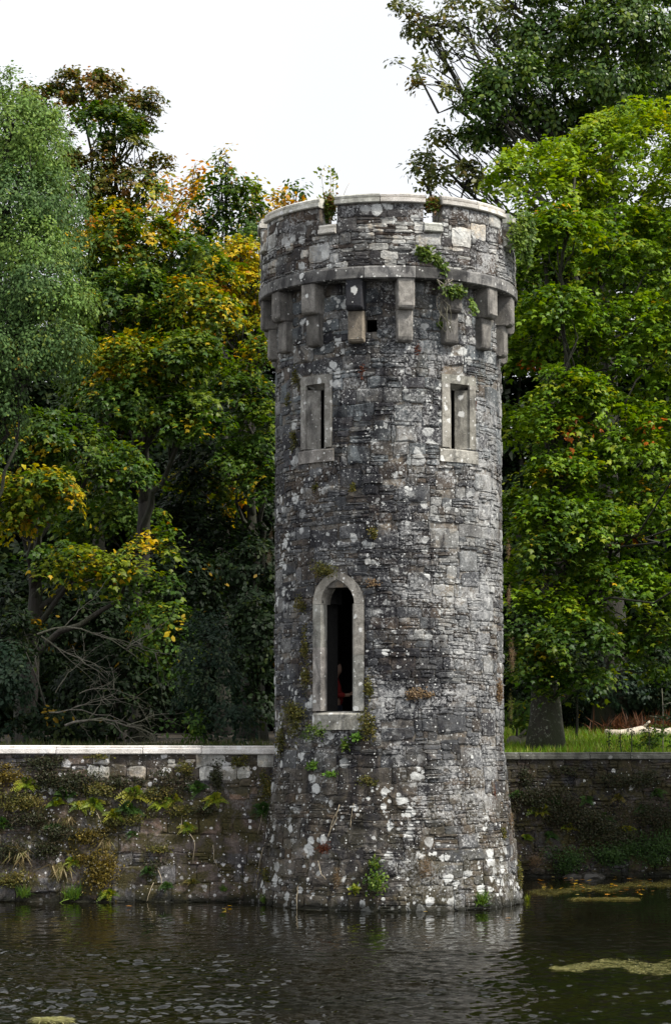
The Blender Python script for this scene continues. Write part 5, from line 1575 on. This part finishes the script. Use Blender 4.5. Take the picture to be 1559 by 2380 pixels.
# stones lying at the foot of the right wall
for x, y, w, lab in [(545, 1350, .26, 'dark wet stone at the foot of the right wall, left one'), (665, 1345, .32, 'dark wet stone at the foot of the right wall, right one')]:
    p, nr = G_(x, y)
    bm_v = []
    rg = np.random.default_rng(int(x))
    rings, seg = 5, 9
    V, Fc = [], []
    for i in range(rings):
        a_ = math.pi / 2 * i / (rings - 1)
        for k in range(seg):
            an = 2 * math.pi * k / seg
            q = rg.uniform(.85, 1.15)
            V.append((w * math.cos(a_) * math.cos(an) * q, w * .6 * math.cos(a_) * math.sin(an) * q, w * .45 * math.sin(a_) * q - .03))
    for i in range(rings - 1):
        for k in range(seg):
            Fc.append((i * seg + k, i * seg + (k + 1) % seg, (i + 1) * seg + (k + 1) % seg, (i + 1) * seg + k))
    me = mesh_from('boulder', V, Fc, M_WET, False, np.ones((len(V), 3)) * .09)
    tag(link('boulder', me, None, (p[0], p[1] - .15, 0.0)), lab, 'stone')

# ------------------------------------------------------------------ things on the water
def water_at(px, py):
    d = R @ np.array([(px - W / 2) / F, -(py - H / 2) / F, -1.0])
    return C + d * (-C[2] / d[2])
rg = np.random.default_rng(88)
def weed_mat(label, shape, n, col=((.20, .19, .07), (.30, .28, .12), (.12, .13, .045)), z=.012, size=(.02, .06)):
    P = []
    while len(P) < n:
        x0, x1, f = shape
        px = rg.uniform(x0, x1)
        lo, hi = f(px)
        py = lo + (hi - lo) * rg.beta(1.3, 1.3)
        if hi > lo: P.append(water_at(px, py))
    P = np.array(P); P[:, 2] = z + rg.uniform(-.006, .014, n)
    cl = np.array(col)
    o = leaf_obj('floating_weed', T_BLADE, P, rg.normal(scale=.12, size=(n, 3)) + np.array([0, 0, 1]), rg.normal(size=(n, 3)) * np.array([1, .5, .06]), rg.uniform(*size, n) * 3.0,
                 cl[rg.integers(len(cl), size=n)] * rg.uniform(.6, 1.3, (n, 1)), M_LEAF_DULL, None, P.mean(0))
    tag(o, label, 'water weed', kind='stuff')
def mat1(px):
    t = (px - 1282) / (1640 - 1282)
    mid = 2247 + 6 * math.sin(px * .03); w = (4 + 18 * t ** .6) * (0.55 + .45 * abs(math.sin(px * .045 + 1)))
    return mid - w, mid + w * .9
weed_mat('raft of pale yellow green water weed at right', (1282, 1640, mat1), 5200, ((.22, .21, .07), (.34, .32, .14), (.10, .11, .035)), .004, (.014, .036))
def mat2(px):
    mid = 2078 - (px - 1232) * .075 + 3 * math.sin(px * .05)
    w = 9 + 3 * math.sin(px * .09)
    return mid - w, mid + w * .6
weed_mat('thin skin of water weed along the foot of the right wall', (1232, 1640, mat2), 2600, ((.10, .095, .025), (.13, .11, .03), (.06, .06, .02)))  # brown blades stand in for the lit shallows, not for a weed mat
weed_mat('thin stray line of water weed beyond the tower foot', (1330, 1480, lambda px: (2088, 2093)), 700, ((.13, .12, .03), (.18, .15, .05)))
weed_mat('small raft of pale water weed at the bottom left', (92, 155, lambda px: (2369, 2378)), 1600, ((.36, .34, .16), (.28, .28, .10)))
# fallen leaves on the water, each one a thing
lt = bpy.data.meshes.new('floating_leaf')
def flat_leaf(colr):
    T, Fc = T_MAPLE
    me = mesh_from('floating_leaf', T * np.array([1, 1, .25]), Fc, M_LEAF, False, np.tile(np.array(colr), (len(T), 1)))
    return me
lm = [flat_leaf(c) for c in ((.42, .26, .02), (.36, .17, .02), (.45, .36, .10), (.25, .12, .03))]
spots_ = [(rg.uniform(1245, 1560), rg.uniform(2030, 2085)) for _ in range(46)] + [(519, 2115), (527, 2113), (536, 2109), (1184, 2137), (1450, 2035), (300, 2110), (985, 2122)]
for k, (px, py) in enumerate(spots_):
    p = water_at(px, py)
    o = link('floating_leaf', lm[k % 4], None, (p[0], p[1], .03))
    o.rotation_euler = (rg.normal(scale=.12), rg.normal(scale=.12), rg.uniform(0, 6.28))
    s_ = rg.uniform(.08, .14); o.scale = (s_, s_, s_)
    tag(o, 'fallen autumn leaf floating on the dark pond' , 'leaf', 'fallen leaves floating on the pond')
bpy.data.meshes.remove(lt)

# ------------------------------------------------------------------ person inside the pointed window
def skin_obj(name, joints, bones, mat, parent=None, sub=2):
    me = bpy.data.meshes.new(name)
    me.from_pydata([j[0] for j in joints], bones, [])
    o = link(name, me, parent)
    md = o.modifiers.new('skin', 'SKIN'); md.use_smooth_shade = True
    for i, j in enumerate(joints):
        r = j[1] if isinstance(j[1], tuple) else (j[1], j[1])
        me.skin_vertices[0].data[i].radius = r
        me.skin_vertices[0].data[i].use_root = (i == 0)
    sd = o.modifiers.new('subdivision', 'SUBSURF'); sd.levels = sd.render_levels = sub
    me.materials.append(mat)
    return o
M_SKIN = flat_mat('skin', (.45, .28, .20), .55, .08)
M_JACKET = flat_mat('red_jacket', (.30, .022, .02), .8, .2, 30)
M_DENIM = flat_mat('dark_denim', (.05, .065, .10), .85, .2, 40)
M_HAIR = flat_mat('dark_hair', (.025, .018, .014), .6, .3, 60)
M_PHONE = flat_mat('phone_case', (.30, .30, .32), .3, .1)
# local frame: x faces right in the photograph, y away from the camera
pr = at(781, 1610, -.75)
per = link('person', None, None, (pr[0] - .02, -.75, 2.76)); per.empty_display_size = .3
tag(per, 'person in a red jacket looking down at a phone inside the pointed window', 'person')
body = skin_obj('body', [((0, 0, .93), (.13, .15)), ((-.01, 0, 1.12), (.12, .14)), ((-.02, 0, 1.33), (.12, .17)), ((.0, 0, 1.45), .07), ((.025, 0, 1.52), .056), ((.045, 0, 1.60), (.09, .075)), ((.05, 0, 1.69), (.085, .075)), ((.03, 0, 1.75), (.06, .055)),
                         ((.10, 0, 1.54), (.045, .04)), ((.125, 0, 1.60), .022),
                         ((-.02, -.17, 1.40), .062), ((.0, -.235, 1.14), .046), ((.22, -.12, 1.13), .034), ((.29, -.08, 1.14), (.036, .022)),
                         ((-.02, .17, 1.40), .062), ((.0, .235, 1.14), .046), ((.22, .11, 1.13), .034), ((.29, .05, 1.14), (.036, .022)),
                         ((0, -.09, .86), .09), ((.01, -.10, .48), .062), ((0, -.10, .09), .045), ((.12, -.11, .04), .038),
                         ((0, .09, .86), .09), ((.01, .10, .48), .062), ((0, .10, .09), .045), ((.12, .11, .04), .038)],
                [(0, 1), (1, 2), (2, 3), (3, 4), (4, 5), (5, 6), (6, 7), (5, 8), (5, 9), (2, 10), (10, 11), (11, 12), (12, 13), (2, 14), (14, 15), (15, 16), (16, 17),
                 (0, 18), (18, 19), (19, 20), (20, 21), (0, 22), (22, 23), (23, 24), (24, 25)], M_SKIN, per)
skin_obj('jacket', [((0, 0, .90), (.15, .19)), ((-.01, 0, 1.12), (.15, .175)), ((-.02, 0, 1.33), (.145, .19)), ((-.005, 0, 1.45), (.085, .085)), ((.0, 0, 1.485), (.075, .075)),
                    ((-.02, -.18, 1.40), .085), ((.0, -.24, 1.14), .066), ((.20, -.13, 1.13), .052), ((-.02, .18, 1.40), .085), ((.0, .24, 1.14), .066), ((.20, .12, 1.13), .052)],
         [(0, 1), (1, 2), (2, 3), (3, 4), (2, 5), (5, 6), (6, 7), (2, 8), (8, 9), (9, 10)], M_JACKET, per)
skin_obj('trousers', [((0, 0, .92), (.14, .165)), ((0, -.09, .84), .105), ((.01, -.10, .48), .078), ((0, -.10, .10), .062), ((0, .09, .84), .105), ((.01, .10, .48), .078), ((0, .10, .10), .062)],
         [(0, 1), (1, 2), (2, 3), (0, 4), (4, 5), (5, 6)], M_DENIM, per)
skin_obj('hair', [((.01, 0, 1.68), (.10, .088)), ((.02, 0, 1.765), (.075, .07)), ((-.05, 0, 1.62), (.055, .065)), ((.07, 0, 1.76), (.045, .055))], [(0, 1), (0, 2), (1, 3)], M_HAIR, per)
for sg in (-1, 1):
    b0 = np.array((.29, -.08 if sg < 0 else .05, 1.14))
    for f in range(4):
        y = (f - 1.5) * .019
        L = (.070, .078, .073, .058)[f]
        skin_obj('finger', [(tuple(b0 + np.array([.0, y * .8, .0])), .011), (tuple(b0 + np.array([.035, y, .012])), .0095), (tuple(b0 + np.array([.035 + L * .5, y, .004 + .02])), .0085), (tuple(b0 + np.array([.03 + L * .6, y - sg * .01, .05])), .007)],
                 [(0, 1), (1, 2), (2, 3)], M_SKIN, per, 1)
    skin_obj('thumb', [(tuple(b0 + np.array([-.01, -sg * .02, .012])), .012), (tuple(b0 + np.array([.015, -sg * .035, .04])), .010), (tuple(b0 + np.array([.04, -sg * .03, .06])), .008)], [(0, 1), (1, 2)], M_SKIN, per, 1)
for sg in (-1, 1):
    mb = MB()
    tube(mb, [(.02, sg * .078, 1.60), (.02, sg * .092, 1.63), (.025, sg * .088, 1.665)], [.014, .018, .012], 6)
    o = mb.obj('ear', M_SKIN, None, True); o.parent = per
mb = MB()
hx, hy, hz, a_ = .004, .037, .075, .55
V = []
for x in (-hx, hx):
    for y in (-hy, hy):
        for z in (-hz, hz):
            V.append((x * math.cos(a_) + z * math.sin(a_), y, z * math.cos(a_) - x * math.sin(a_)))
mb.add(V, [(0, 1, 3, 2), (4, 6, 7, 5), (0, 4, 5, 1), (2, 3, 7, 6), (0, 2, 6, 4), (1, 5, 7, 3)])
o = mb.obj('phone', M_PHONE)
o.location = (per.location[0] + .36, per.location[1] - .015, per.location[2] + 1.195)
tag(o, 'small pale phone held by the person inside the pointed window', 'phone')
